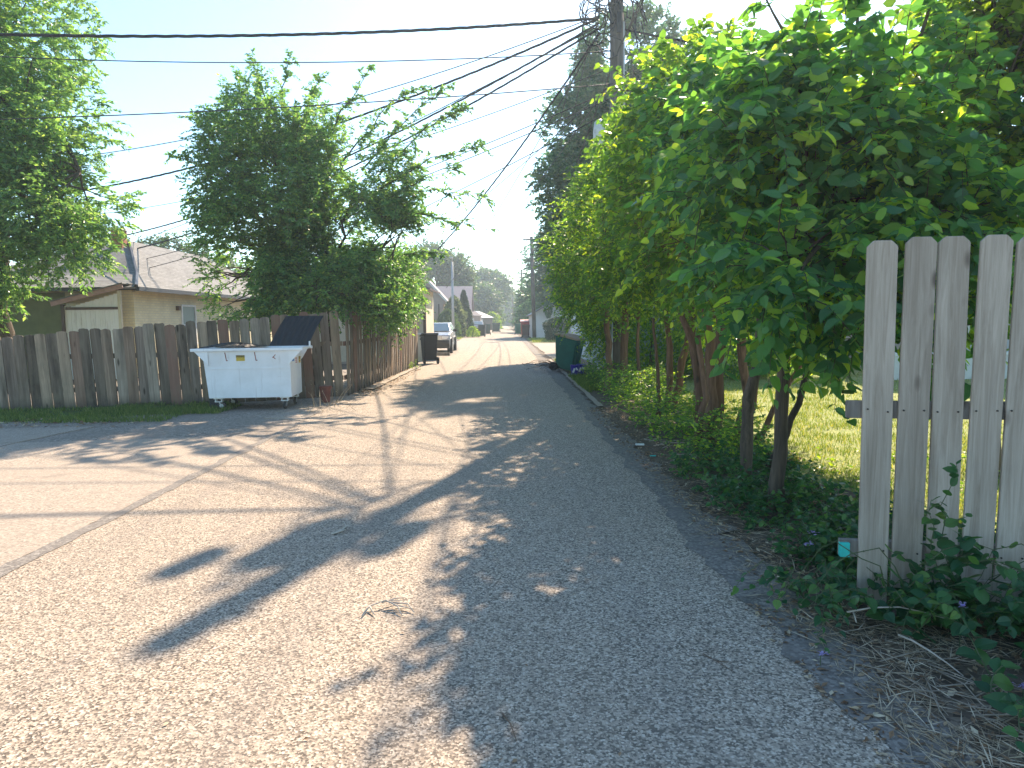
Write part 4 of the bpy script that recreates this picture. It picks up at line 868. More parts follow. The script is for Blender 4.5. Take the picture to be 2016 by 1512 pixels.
def far_pole(loc, h, label, arms, lean=0, r_=.14):
    p = thing('utility_pole', loc, label, 'utility pole', 'wooden utility poles'); p.rotation_euler = (0, -lean, 0)
    MB().tube([(0, 0, -.1), (0, 0, h)], [r_, r_*.75], 10).build('shaft', M['polewood'], p, smooth=True)
    for (z, w_) in arms:
        MB().box((0, -.12, z), (w_, .10, .12)).build('crossarm', M['polewood'], p)
        for x in (-.45, -.2, .2, .45): insulator((x*w_, -.12, z+.05), p)
    return p
far_pole((2.74, 57.5, 0), 8.1, 'second utility pole with single crossarm by the white garage', [(7.85, 1.35)], R(1.3), .17)
far_pole((3.0, 96, 0), 8.2, 'third utility pole with stacked crossarms far down the alley', [(7.6, 1.3), (7.1, 1.2), (6.6, 1.4)], R(.8), .15)
far_pole((2.6, 150, 0), 8.5, 'farthest small utility pole near the end of the alley', [(7.9, 1.6), (7.2, 1.6)], 0, .16)
lp = thing('light_pole', (-3.58, 54.2, 0), 'grey metal light pole on a concrete base past the silver car', 'light pole')
MB().tube([(0, 0, 0), (0, 0, .05), (0, 0, .08)], [.45, .45, .3], 14).build('base', M['concrete'], lp)
MB().tube([(0, 0, .05), (0, 0, 5.9)], [.12, .075], 12).build('shaft', M['greysteel'], lp, smooth=True); MB().box((0, 0, .12), (.34, .34, .08)).build('flange', M['steel'], lp)
MB().tube([(0, 0, 5.85), (.02, -.3, 6.05), (.02, -.9, 6.12)], .04, 8).build('arm', M['greysteel'], lp); MB().box((.02, -1.1, 6.10), (.22, .5, .12)).build('lamp_head', M['greysteel'], lp, bevel=.03)
fp = thing('fence_post', (2.30, 14.75, 0), 'thin galvanised pipe post standing among the shrub trunks', 'post')
MB().tube([(0, 0, 0), (0, 0, 1.62)], .032, 10).build('pipe', M['steel'], fp, smooth=True); MB().tube([(0, 0, 1.62), (0, 0, 1.66), (0, 0, 1.69)], [.04, .038, .01], 10).build('cap', M['steel'], fp)

HUB = (PX-.42, PY-.25, 7.6)
def wire(a, b, sag, r_, label, twist=False, n=26):
    a, b = Vector(a), Vector(b); o0 = a.copy(); m = MB(); pts = []
    for i in range(n+1):
        t = i/n; p = a.lerp(b, t); p.z -= sag*4*t*(1-t); pts.append(p-o0)
    if twist:
        nn = n*5; d = (b-a); s = d.cross(Vector((0, 0, 1))).normalized(); per = d.length/.55
        for ph in (0, math.pi*2/3, math.pi*4/3):
            q = []
            for i in range(nn+1):
                t = i/nn; p = a.lerp(b, t) - o0; p.z -= sag*4*t*(1-t); an = 2*math.pi*t*per*.5+ph
                q.append(p + s*math.cos(an)*r_*1.1 + Vector((0, 0, 1))*math.sin(an)*r_*1.1)
            m.tube(q, r_, 5)
    else: m.tube(pts, r_, 5)
    o = m.build('overhead_wire', M['cable']); o.location = o0; tag(o, label, 'wire', 'overhead wires'); return o
wire(HUB, (-12.5, 12.0, 6.35), .28, .015, 'thick twisted cable crossing the top of the view to the left edge', True)
wire((PX, PY, 7.05), (-12.5, 14.9, 7.0), .25, .0115, 'thin level wire just below the thick twisted cable')
wire((PX-.1, PY-.1, 6.35), (-13.5, 13.6, 5.2), .15, .0115, 'single black wire sloping gently down to the left across the elm')
wire(HUB, (-13.5, 21, 5.1), .55, .013, 'uppermost of the twisted service drops running down left behind the elm', True)
wire((HUB[0], HUB[1], 7.5), (-13.0, 25, 4.5), .55, .012, 'second twisted service drop running down left towards the cottage', True)
wire((HUB[0], HUB[1], 7.4), (-12.6, 25, 4.05), .55, .012, 'third twisted service drop running down left towards the cottage chimney', True)
wire((HUB[0], HUB[1], 7.45), (-12.9, 25.4, 4.3), .3, .0115, 'fine wire stretched between the second and third service drops')
wire((PX, PY, 6.3), (-12.8, 25, 3.6), .35, .0115, 'thin wire reaching the cottage roof below the chimney')
wire((PX, PY, 6.15), (-12.2, 24, 3.2), .30, .0115, 'lower thin wire reaching the cottage roof slope')
wire((PX, PY, 5.9), (-10.0, 26, 2.7), .30, .0115, 'lowest thin wire ending at the cottage eave')
wire((HUB[0], HUB[1], 7.3), (-3.2, 27.0, 3.3), .35, .0115, 'steep twisted drop falling towards the cream garage', True)
wire((HUB[0], HUB[1], 7.3), (-3.0, 40.0, 3.3), .3, .0115, 'steep single drop falling down the alley on its left')
wire((PX, PY, 6.6), (-5.5, 76, 5.6), .8, .0115, 'long wire running down the alley to the tan pink house')
wire((2.4, -14, 7.9), (PX-.05, PY, 6.9), .35, .014, 'left one of two cables coming from overhead behind the camera')
wire((2.95, -14, 7.9), (PX+.15, PY-.12, 7.3), .35, .014, 'right one of two cables coming from overhead behind the camera')
wire((PX-.05, PY, 6.9), (2.7, 57.5, 6.9), .7, .014, 'cable running along the alley to the second utility pole')
wire((PX+.1, PY, 6.2), (2.75, 57.5, 6.3), .7, .0115, 'lower cable running along the alley to the second utility pole')
wire((PX-.3, PY, 9.22), (2.1, 57.5, 7.98), .7, .0115, 'high conductor from pole top to the left end of the far crossarm')
wire((PX, PY, 9.86), (3.3, 57.5, 7.98), .7, .0115, 'high conductor from pole top to the right end of the far crossarm')
wire((PX, PY, 7.5), (16, 12.5, 5.5), .5, .0115, 'service drop leaving the near pole to the right through the leaves', True)
wire((2.2, 57.5, 7.95), (2.6, 96, 7.7), .5, .0115, 'conductor between the second and third utility poles')

wire((PX, PY, 6.75), (-13.2, 23, 4.9), .5, .010, 'faint wire between the upper service drop and the cottage drops')
wire((HUB[0], HUB[1], 7.65), (-14, 19.5, 5.7), .6, .011, 'long sagging wire passing highest through the elm crown to the left')
wire((PX, PY, 6.5), (-4.2, 30, 4.2), .3, .010, 'thin wire slanting down behind the right side of the elm')
wire((2.7, 57.5, 6.6), (-7.2, 70, 5.0), .4, .012, 'wire crossing from the second utility pole to the tan pink house')
wire((PX+.1, PY, 7.9), (9, 40, 8.2), .5, .012, 'wire leaving the near pole head towards the back right')

# ================================================================= TREES
def T(pts, rad): return (pts, rad)
tree('elm_tree', 'round elm tree with straggling branches hanging over the plank fence corner', 'tree', (-4.6, 17.0, 0),
     [T([(-4.6, 17, 0), (-4.7, 17, 1.2), (-4.4, 16.9, 2.4)], [.17, .14, .11]), T([(-4.45, 17.1, 0), (-4.1, 17.2, 1.3), (-3.9, 17, 2.6)], [.12, .10, .08])],
     [(-5.0, 16.5, 4.9, 1.9, 1.7, 1.6), (-4.3, 16.2, 3.4, 2.3, 2.0, 1.3), (-5.2, 17, 6.2, 1.2, 1.2, .9), (-3.2, 16.2, 4.3, 1.4, 1.5, 1.5), (-3.0, 17.6, 2.5, 1.0, 2.4, .8),
      (-2.75, 16.6, 1.75, .5, 1.5, .5), (-5.2, 15.8, 2.6, 1.2, 1.1, .7), (-4.2, 15.5, 2.2, 1.2, .8, .7), (-5.1, 15.6, 2.2, 1.0, .7, .6), (-3.6, 15.6, 2.6, 1.0, .8, .9), (-6.1, 16.2, 4.6, .8, .8, .9), (-5.8, 16.2, 3.3, .7, .8, .5), (-5.7, 15.9, 2.5, .8, .7, .55), (-5.4, 15.7, 2.0, .8, .6, .45), (-3.7, 14.7, 2.05, .75, .5, .42), (-2.7, 18.6, 1.9, .45, 1.8, .5), (-2.4, 16.6, 3.2, .9, 1.1, .9), (-2.6, 19.5, 2.6, .6, 2.0, .8)],
     7600, 22, .42, .098, .50, M['lf_elm'], M['bark'], seed=11, droop=.22, subs=18, gap=-.04, gscale=.8,
     sprays=[((-2.6, 16, 4.4), (-.3, 15.5, 5.2), 16), ((-2.6, 16, 4.2), (-.1, 15.5, 4.0), 12), ((-2.6, 16, 3.8), (-.2, 15.4, 3.4), 10), ((-2.8, 16, 4.8), (-.6, 15.6, 6.0), 16), ((-3, 16, 4.8), (-1.1, 15.6, 6.4), 14),
             ((-3.4, 16, 5), (-1.6, 15.7, 6.5), 12), ((-3.8, 16, 5.4), (-2.65, 15.9, 7.0), 10), ((-5.6, 16, 4.5), (-7.1, 15.8, 5.1), 9), ((-5.6, 16, 5), (-6.6, 15.9, 5.9), 10), ((-5.6, 16, 4), (-6.6, 15.9, 4.1), 9),
             ((-5.3, 17, 6.4), (-5.6, 16.9, 7.6), 8), ((-5, 17, 6.4), (-4.7, 16.9, 7.6), 8), ((-5.6, 16, 3), (-6.6, 15.9, 3.3), 9), ((-2.6, 16, 4), (-.9, 15.4, 4.7), 12), ((-4.4, 16.6, 6), (-3.9, 16.4, 7.0), 8), ((-2.4, 17, 3), (-1.2, 16.5, 3.0), 10)])
tree('ash_tree', 'tall ash tree standing left of the cottage behind the plank fence', 'tree', (-12.4, 17.8, 0),
     [T([(-12.4, 17.8, 0), (-12.3, 17.8, 2.5), (-12.1, 17.6, 5), (-12, 17.5, 7)], [.28, .23, .18, .12])],
     [(-10.9, 17.0, 6.1, 1.9, 1.8, 1.5), (-10.2, 16.9, 4.5, 1.6, 1.6, 1.3), (-12.1, 16.4, 2.9, 1.7, 1.3, 1.2), (-11.7, 17.5, 8.5, 2.1, 2.2, 2.0), (-13.5, 17, 5.5, 2.2, 2, 2.5), (-10.1, 16.8, 3.3, 1.1, 1.0, .8), (-9.7, 17, 5.0, .9, 1.0, 1.2), (-12.6, 16.2, 1.9, 1.4, 1.0, .7), (-14.5, 18, 8, 2.5, 2, 2.5)],
     8000, 22, .36, .135, .40, M['lf_ash'], M['bark'], seed=12, droop=.2, subs=14, gap=-.3, gscale=.7)
# right: hedge-row of broad leaved small trees
tree('young_tree', 'nearest dark broad leaved small tree on a slim straight trunk left of the pickets', 'tree', (2.14, 5.42, 0),
     [T([(2.14, 5.42, 0), (2.17, 5.42, .9), (2.22, 5.45, 2.2), (2.3, 5.5, 3.4)], [.056, .048, .042, .028])],
     [(2.3, 5.3, 2.7, .95, .9, .85), (2.4, 5.6, 2.9, .75, .9, .55), (3.2, 5.1, 2.15, 1.0, .8, .7), (2.0, 4.9, 1.85, .55, .5, .5), (3.3, 5.4, 2.75, .9, .8, .65), (2.6, 5.0, 1.55, .7, .5, .32)],
     1500, 11, .34, .122, .64, M['lf_broad'], M['bark'], 'ovate', single=300, seed=21, droop=.35, subs=14, gap=-.10, gscale=1.2,
     sprays=[((2.6, 5.0, 1.9), (2.95, 4.7, 1.10), 5), ((2.2, 4.9, 2), (1.75, 4.5, 1.45), 6), ((2.2, 5.2, 3.2), (1.75, 5.0, 3.75), 6), ((2.6, 5.4, 3.3), (2.6, 5.2, 4.0), 6), ((3.0, 5.4, 3.3), (3.3, 5.3, 4.05), 6)])
tree('young_tree', 'second slim trunked broad leaved tree just left of the nearest one', 'tree', (2.12, 6.1, 0),
     [T([(2.12, 6.1, 0), (2.16, 6.1, .8), (2.28, 6.1, 1.8), (2.5, 6.2, 3.3)], [.055, .05, .042, .028]), T([(2.50, 6.5, .1), (2.75, 6.5, .7), (2.9, 6.4, 1.4)], [.035, .03, .025])],
     [(2.45, 6.5, 3.0, 1.0, 1.0, .9), (2.25, 6.8, 3.45, .7, .9, .45), (3.5, 6.6, 2.7, 1.1, 1.0, .8), (2.3, 6.6, 2.05, .75, .7, .45)],
     1300, 11, .34, .115, .64, M['lf_broad'], M['bark'], 'ovate', single=220, seed=22, droop=.35, subs=14, gap=-.10, gscale=1.2)
tree('multi_stem_shrub', 'tall shrub with a cluster of shredding reddish brown trunks in mid row', 'shrub', (2.5, 8.5, 0),
     [T([(2.42, 8.3, 0), (2.5, 8.3, .5), (2.45, 8.3, 1.2), (2.3, 8.2, 2.4)], [.07, .06, .05, .035]), T([(2.62, 8.5, 0), (2.62, 8.5, .8), (2.66, 8.5, 1.6), (2.6, 8.5, 3)], [.09, .075, .06, .04]),
      T([(2.78, 8.4, 0), (2.92, 8.4, .5), (2.88, 8.4, 1.4), (3.0, 8.5, 2.6)], [.07, .06, .05, .035]), T([(2.9, 8.6, 0), (3.1, 8.6, .4), (3.12, 8.6, .9), (3.3, 8.6, 1.5)], [.04, .035, .03, .02]), T([(2.95, 8.1, .05), (3.2, 8.1, .55), (3.55, 8.1, 1.1)], [.035, .03, .022]), T([(2.2, 8.0, 0), (2.32, 8.0, .6), (2.25, 8.1, 1.3)], [.045, .038, .03]), T([(2.5, 8.8, 0), (2.45, 8.8, 1.0), (2.1, 8.9, 2.0)], [.06, .05, .03])],
     [(2.4, 8.2, 3.2, 1.1, 1.2, 1.1), (2.25, 8.4, 3.95, .9, 1.3, .6), (3.4, 8.8, 3.2, 1.1, 1.3, 1.0), (2.1, 7.9, 2.3, .65, .7, .5), (3.0, 7.7, 2.3, .9, .7, .5)],
     1900, 12, .34, .108, .62, M['lf_hedge'], M['redbark'], 'broad', single=120, seed=23, droop=.3, subs=16, gap=-.12, gscale=1.1)
tree('multi_stem_shrub', 'shrub of crooked brown stems between the reddish trunks and the pipe post', 'shrub', (2.7, 11.3, 0),
     [T([(2.65, 11.3, 0), (2.72, 11.3, .8), (2.6, 11.3, 1.8)], [.06, .05, .035]), T([(2.8, 11.5, 0), (2.95, 11.5, .8), (3.15, 11.5, 1.9)], [.07, .06, .04]), T([(2.4, 10.7, 0), (2.38, 10.7, .7), (2.3, 10.7, 1.5)], [.03, .025, .02]), T([(3.1, 11, 0), (3.0, 11, 1), (2.9, 11, 2)], [.07, .06, .04])],
     [(2.15, 11.0, 3.1, 1.0, 1.3, 1.2), (2.3, 10.6, 4.0, .75, 1.0, .55), (3.2, 11.4, 3.2, 1.2, 1.3, 1.2), (2.2, 11.5, 2.1, .8, 1.1, .5), (3.2, 10.8, 1.5, .5, .6, .5)],
     2600, 15, .34, .092, .58, M['lf_hedge'], M['redbark'], 'fine', seed=24, droop=.28, subs=16, gap=-.25)
tree('multi_stem_shrub', 'farthest shrub of the row, bulging over the alley by the pipe post', 'shrub', (2.5, 14.2, 0),
     [T([(2.16, 14.3, 0), (2.18, 14.3, 1.0), (2.1, 14.3, 2.2)], [.065, .06, .045]), T([(2.55, 14.6, 0), (2.55, 14.6, 1.2), (2.6, 14.6, 2.4)], [.085, .07, .05]), T([(2.85, 14.3, 0), (2.75, 14.3, .9), (2.8, 14.3, 2)], [.04, .035, .025])],
     [(1.85, 13.8, 2.75, .95, 1.3, 1.0), (1.95, 13.6, 3.6, .7, 1.1, .6), (2.1, 15.5, 2.3, .85, 1.2, 1.2), (2.5, 16.2, 1.5, .6, 1.0, 1.0), (2.9, 14, 3.1, 1.1, 1.3, 1.1), (1.75, 14.6, 1.9, .6, 1.0, .5), (2.3, 17.3, 2.2, .6, 1, 1.2)],
     3600, 16, .34, .078, .55, M['lf_hedge'], M['redbark'], 'fine', seed=25, droop=.28, subs=14, gap=-.25)
tree('maple_tree', 'yellow green maple filling the upper right corner above the pickets', 'tree', (4.6, 6.6, 0),
     [T([(4.6, 6.6, 0), (4.6, 6.6, 1.4), (4.3, 6.4, 2.6)], [.11, .09, .07])],
     [(4.0, 6.2, 3.0, 1.0, .9, .9), (4.9, 6.3, 3.4, 1.0, .9, 1.1), (4.3, 6.3, 4.1, .9, 1.0, .8), (5.0, 6.2, 4.6, 1.0, 1.0, .8), (3.6, 6.4, 2.3, .8, .7, .5)],
     1900, 13, .36, .095, .78, M['lf_maple'], M['bark'], 'broad', single=120, seed=26, droop=.3, subs=16, gap=-.12, gscale=1.0)
tree('hackberry_tree', 'tall dark blue green tree rising behind the near utility pole', 'tree', (5.0, 28.5, 0),
     [T([(5.0, 28.5, 0), (4.9, 28.5, 3), (4.7, 28.4, 6), (4.6, 28.3, 9)], [.32, .27, .2, .12])],
     [(3.6, 27.6, 6.4, 2.3, 2.0, 1.6), (3.9, 28, 8.7, 2.3, 2.2, 1.6), (5.2, 28.3, 11.2, 2.1, 2.1, 1.9), (3.3, 27.4, 4.4, 1.7, 1.7, 1.2), (5.6, 28, 5.6, 2.0, 1.8, 1.6), (6.4, 28.5, 9.2, 2.0, 2.0, 2.2)],
     8600, 20, .45, .18, .52, M['lf_dark'], M['bark'], seed=28, droop=.12, subs=18, gap=-.22, gscale=.55, up=.3)
tree('spruce_tree', 'dark dense conifer like tree behind the second utility pole', 'tree', (6.2, 66, 0),
     [T([(6.2, 66, 0), (6.2, 66, 5), (6.2, 66, 9)], [.4, .3, .1])],
     [(5.2, 65, 6.5, 3.0, 3, 2.2), (5.4, 65, 4.2, 2.6, 2.6, 2.0), (6.8, 66, 9, 2.8, 2.8, 2.4), (8.8, 66, 6, 3, 3, 3.5)],
     2600, 18, 1.0, .32, .5, M['lf_dark'], M['bark'], seed=29, droop=.1, subs=10, gap=-.2, gscale=.4)
far = [('far_tree', 'dark green tree along the right side beyond the red bin', (5.2, 88, 0), 2.7, 6.0, 'lf_dark', 3.2),
       ('far_tree', 'bushy mid green tree at the right end of the alley', (5.2, 112, 0), 2.9, 5.8, 'lf_far', 3.3),
       ('far_tree', 'lower green tree closing the view at the alley end', (1.6, 190, 0), 5.5, 9.0, 'lf_far', 5),
       ('far_tree', 'tall pale tree rising left of the alley end', (-2.2, 135, 0), 3.6, 11.5, 'lf_far', 7),
       ('far_tree', 'wide pale green tree in front of the tall far tree', (-4.0, 118, 0), 3.4, 8.0, 'lf_far', 4.2),
       ('far_tree', 'broad tree behind the roof of the tan pink house', (-8.2, 92, 0), 4.6, 11.0, 'lf_far', 7.6),
       ('far_tree', 'small tree over the ridge of the brick cottage', (-19.0, 46, 0), 3.6, 6.6, 'lf_far', 4.6),
       ('far_tree', 'far tree left of the cottage chimney', (-26, 44, 0), 4.0, 7.6, 'lf_far', 5.0),
       ('far_tree', 'tree between the elm and the tan pink house', (-9.5, 62, 0), 3.4, 7.5, 'lf_far', 4.8),
       ('far_tree', 'yard tree behind the cream clapboard house', (17, 34, 0), 5.0, 11, 'lf_maple', 7),
       ('far_tree', 'tree behind the maple on the right skyline', (12.5, 30, 0), 4.0, 9.5, 'lf_hedge', 6),
       ('far_tree', 'tree behind the pale blue garage roof', (8.2, 38, 0), 3.4, 8.5, 'lf_dark', 5)]
for i, (nm, lb, rt, rr, hh, lm, cz) in enumerate(far):
    rd = random.Random(40+i); bl = []
    for k in range(6):
        a = rd.uniform(0, 6.3); bl.append((rt[0]+math.cos(a)*rr*.5, rt[1]+math.sin(a)*rr*.45, cz + (hh-cz)*rd.uniform(-.75, .55), rr*rd.uniform(.45, .7), rr*rd.uniform(.45, .7), (hh-cz)*rd.uniform(.4, .62)))
    s = max(.16, .0042*rt[1])
    tree(nm, lb, 'tree', rt, [T([rt, (rt[0], rt[1], cz*.6), (rt[0]+.2, rt[1], cz)], [.28, .22, .14])], bl, 1200, 16, s*3.2, s*1.1, .6, M[lm], M['bark'], seed=60+i, droop=.15, subs=8, gap=-.2, gscale=.35, group='trees in the distance')
# arborvitae and bushes
def dense_bush(name, label, cat, loc, profile, n, ll, wr, mat, seed, squash=1.0, lump=.12):
    """profile: (z, radius) pairs; leaves over a lumpy solid of revolution"""
    rng = np.random.RandomState(seed); t = thing(name, loc, label, cat); zs = np.array([p[0] for p in profile]); rs = np.array([p[1] for p in profile])
    z = rng.uniform(zs[0], zs[-1], n); a = rng.uniform(0, 2*math.pi, n); r_ = np.interp(z, zs, rs)*rng.uniform(.25, 1, n)**.35
    r_ = r_*(1+lump*np.sin(3*a+z*4)+lump*np.sin(7*z+2*a)); P = np.stack([np.cos(a)*r_, np.sin(a)*r_*squash, z], 1)
    D = np.stack([np.cos(a)*.6, np.sin(a)*.6, np.full(n, .7)], 1) + rng.normal(0, .4, (n, 3)); Nn = np.stack([np.cos(a), np.sin(a), np.full(n, .4)], 1) + rng.normal(0, .5, (n, 3))
    V, F = leaves_mesh(P, nrmz(D), nrmz(Nn), ll*rng.uniform(.6, 1.2, n), wr, 'fine'); np_mesh('foliage', V, F, mat, t, stuff=True)
    MB().tube([(0, 0, 0), (0, 0, zs[-1]*.75)], [.06, .02], 6).build('trunk', M['bark'], t); return t
dense_bush('arborvitae', 'tall pointed dark arborvitae in front of the tan pink house', 'shrub', (-3.35, 66, 0), [(.05, .75), (1, .85), (2, .7), (3.2, .35), (4.2, .05)], 9000, .16, .4, M['lf_cedar'], 3, lump=.05)
dense_bush('pale_bush', 'pale silvery green bush just left of the arborvitae', 'shrub', (-4.15, 64.3, 0), [(.05, .9), (1, 1.1), (2.2, .95), (3.4, .35), (3.6, .05)], 5000, .20, .5, M['lf_pale'], 4)
dense_bush('dark_bush', 'low dark bush behind the light pole', 'shrub', (-4.6, 62, 0), [(.05, .9), (.8, 1.2), (1.8, .8), (2.4, .1)], 4000, .18, .5, M['lf_far'], 5)
dense_bush('low_hedge', 'low green bush behind the parked silver car', 'shrub', (-5.2, 45, 0), [(.05, 1.3), (.9, 1.5), (1.5, 1.2), (1.8, .3)], 5000, .14, .5, M['lf_far'], 6)
dense_bush('yellow_bush', 'small yellow green bush at the foot of the arborvitae', 'shrub', (-2.45, 63, 0), [(.02, .5), (.5, .55), (.9, .15)], 1500, .14, .4, M['lf_maple'], 7)
dense_bush('clipped_hedge', 'dark rounded clipped hedge in front of the white garage', 'shrub', (4.25, 50, 0), [(.05, 1.0), (.8, 1.25), (1.3, 1.15), (1.55, .6), (1.6, .1)], 8000, .12, .5, M['lf_cedar'], 8, lump=.04)
dense_bush('vine_clump', 'dark vine hanging on the gable of the white garage', 'vine', (3.95, 58.75, 1.6), [(.0, .08), (.5, .3), (.9, .35), (1.3, .2)], 900, .16, .5, M['lf_dark'], 9)
dense_bush('far_bush', 'dark bush at the right edge of the alley beside the blue green cart', 'shrub', (3.1, 80, 0), [(.05, 1.1), (1.2, 1.5), (2.5, 1.2), (3.4, .2)], 5000, .25, .5, M['lf_dark'], 10)
dense_bush('far_bush', 'yellow green bush far off at the left edge of the alley', 'shrub', (-1.3, 110, 0), [(.05, 1.1), (1.0, 1.5), (2.0, 1.0), (2.6, .2)], 3000, .3, .5, M['lf_maple'], 11)

for k, (x, y, hh, rr_, lb) in enumerate(((3.7, 17.4, 2.3, .95, 'leafy green bush behind the pipe post in front of the pale blue garage'), (5.4, 17.5, 2.1, 1.0, 'rounded green bush behind the reddish trunks at the back of the yard'), (7.1, 17.6, 1.9, .95, 'rightmost round bush at the back of the yard'))):
    dense_bush('yard_bush', lb, 'shrub', (x, y, 0), [(.02, rr_*.8), (hh*.5, rr_), (hh*.85, rr_*.7), (hh, .1)], 7000, .10, .55, M['lf_hedge'], 80+k)
# ================================================================= PICKET FENCE (right foreground)
pf = thing('picket_fence', (1.80, 3.56, 0), 'section of dog-eared grey pickets standing at the right edge', 'fence')
fd = Vector((.73, -.135)); fl = fd.normalized(); fang = math.atan2(fl.y, fl.x); fn = Vector((-fl.y, fl.x))   # fn points away from the camera
def picket_mesh(seed, h):
    w_, th, e = .141, .02, .030; poly = [(-w_/2, 0), (w_/2, 0), (w_/2, h-e), (w_/2-e, h), (-w_/2+e, h), (-w_/2, h-e)]
    me = bpy.data.meshes.new('picket'); bm = bmesh.new(); vs = [bm.verts.new((x, -th/2, z)) for x, z in poly]; fc = bm.faces.new(vs)
    rg = bmesh.ops.extrude_face_region(bm, geom=[fc]); bmesh.ops.translate(bm, verts=[v for v in rg['geom'] if isinstance(v, bmesh.types.BMVert)], vec=(0, th, 0))
    bmesh.ops.bevel(bm, geom=bm.edges[:], offset=.0025, segments=1, affect='EDGES'); bmesh.ops.recalc_face_normals(bm, faces=bm.faces); bm.to_mesh(me); bm.free(); me.materials.append(M['picket']); return me
nail = MB().tube([(0, -.004, 0), (0, .004, 0)], .0045, 8); nme = bpy.data.meshes.new('nail'); nme.from_pydata(nail.v, [], nail.f); nme.materials.append(M['nail'])
rnd = random.Random(9)
for i in range(17):
    s = .098 + i*.1595 + rnd.uniform(-.003, .003); p = fl*s; z0 = .03 if i == 0 else .12
    tl_ = (-.004, .006, .0, .012, .016)[i] if i < 5 else rnd.gauss(.005, .005)
    h_ = 1.87 + (.0, .012, .012, .012, .0)[i % 5] - z0
    pk = inst('picket', picket_mesh(i, h_), pf, (p.x-fn.x*.03, p.y-fn.y*.03, z0), (rnd.gauss(0, .004), tl_, fang))
    for z in (.985, .26):
        for dx in (-.048, .046): inst('nail', nme, pk, (dx, -.0115, z+.045-z0+rnd.uniform(-.008, .008)))
def rail(s0, s1, z, hgt, mat, nm='rail', off=.0):
    c = fl*((s0+s1)/2) + fn*off; return MB().box((c.x, c.y, z), (s1-s0, .036, hgt), fang).build(nm, mat, pf, bevel=.002)
rail(-.045, 2.7, 1.03, .088, M['rail']); rail(-.06, 2.7, .31, .088, M['rail'])
o = rail(-.062, -.015, .305, .074, M['tealpaint'], 'painted_rail_face', -.0195); o['label'] = 'turquoise painted face of the lower rail end'
o = MB().box(((fl*1.60).x-fn.x*.06, (fl*1.60).y-fn.y*.06, .09), (2.2, .02, .19), fang, ry=.0).build('kick_board', M['picket'], pf)
MB().box(((fl*2.62).x+fn.x*.06, (fl*2.62).y+fn.y*.06, .85), (.09, .09, 1.8), fang).build('post', M['rail'], pf)

# ================================================================= GROUND PLANTS, LITTER
def ground_cover(name, label, regions, n, ll, wr, mat, seed, h=.22, nl=8, single=0, kind='broad', cat='ground cover', tl=.28):
    rng = np.random.RandomState(seed); B = []
    x0, y0 = regions[0][0], regions[0][2]
    for (xa, xb, ya, yb, wgt, hm) in regions:
        k = int(n*wgt); q = np.stack([rng.uniform(xa, xb, k), rng.uniform(ya, yb, k), rng.uniform(0, 1, k)**1.6*h*hm], 1); B.append(q)
    B = np.concatenate(B); keep = np.array([mnoise.noise(Vector((p[0]*2.2, p[1]*1.6, seed))) > -.22 for p in B]); B = B[keep]
    root = Vector((x0, y0, 0)); t = tag(bpy.data.objects.new(name, None), label, cat); col.objects.link(t); t.location = root
    D = nrmz(rng.normal(0, 1, (len(B), 3))*np.array([1, 1, .3]) + np.array([0, 0, .55])); D[:, 2] = abs(D[:, 2])
    P, Dl, Nn, LL, tw = twig_field(B-np.array(root), D, tl*rng.uniform(.5, 1.2, len(B)), nl, ll, .25, rng)
    P[:, 2] = np.maximum(P[:, 2], .012)
    np_mesh('stems', tw[0], tw[1], M['greenstem'], t, stuff=True)
    if single: P, Dl, Nn, LL = single_out(t, root, P, Dl, Nn, LL, wr, mat, single, kind)
    V, F = leaves_mesh(P, Dl, Nn, LL, wr, kind); V[:, 2] = np.maximum(V[:, 2], .004); np_mesh('foliage', V, F, mat, t, stuff=True); return t
ground_cover('ground_ivy', 'low leafy weeds covering the verge under the nearest trees', [(1.72, 2.7, 4.1, 7.2, .62, .8), (2.0, 3.0, 3.5, 4.6, .38, .8)], 1150, .055, .7, M['lf_vine'], 31, .20, 8, single=200)
ground_cover('verge_weeds', 'bright green weeds and seedlings along the middle of the shrub row', [(1.9, 2.9, 7.2, 10.5, .55, 1.3), (1.95, 3.0, 10.5, 14.0, .45, 1.6)], 1500, .06, .55, M['lf_hedge'], 32, .34, 9, kind='fine')
ground_cover('verge_weeds', 'tangled weeds around the pipe post at the far end of the row', [(2.0, 3.0, 14, 18.0, 1, 1.6)], 650, .06, .55, M['lf_hedge'], 33, .36, 9, kind='fine')
ground_cover('yard_weeds', 'sparse weeds in bare soil behind the picket fence', [(2.8, 5.5, 4.2, 7.5, 1, .5)], 260, .05, .6, M['lf_maple'], 34, .10, 6, kind='fine', tl=.15)
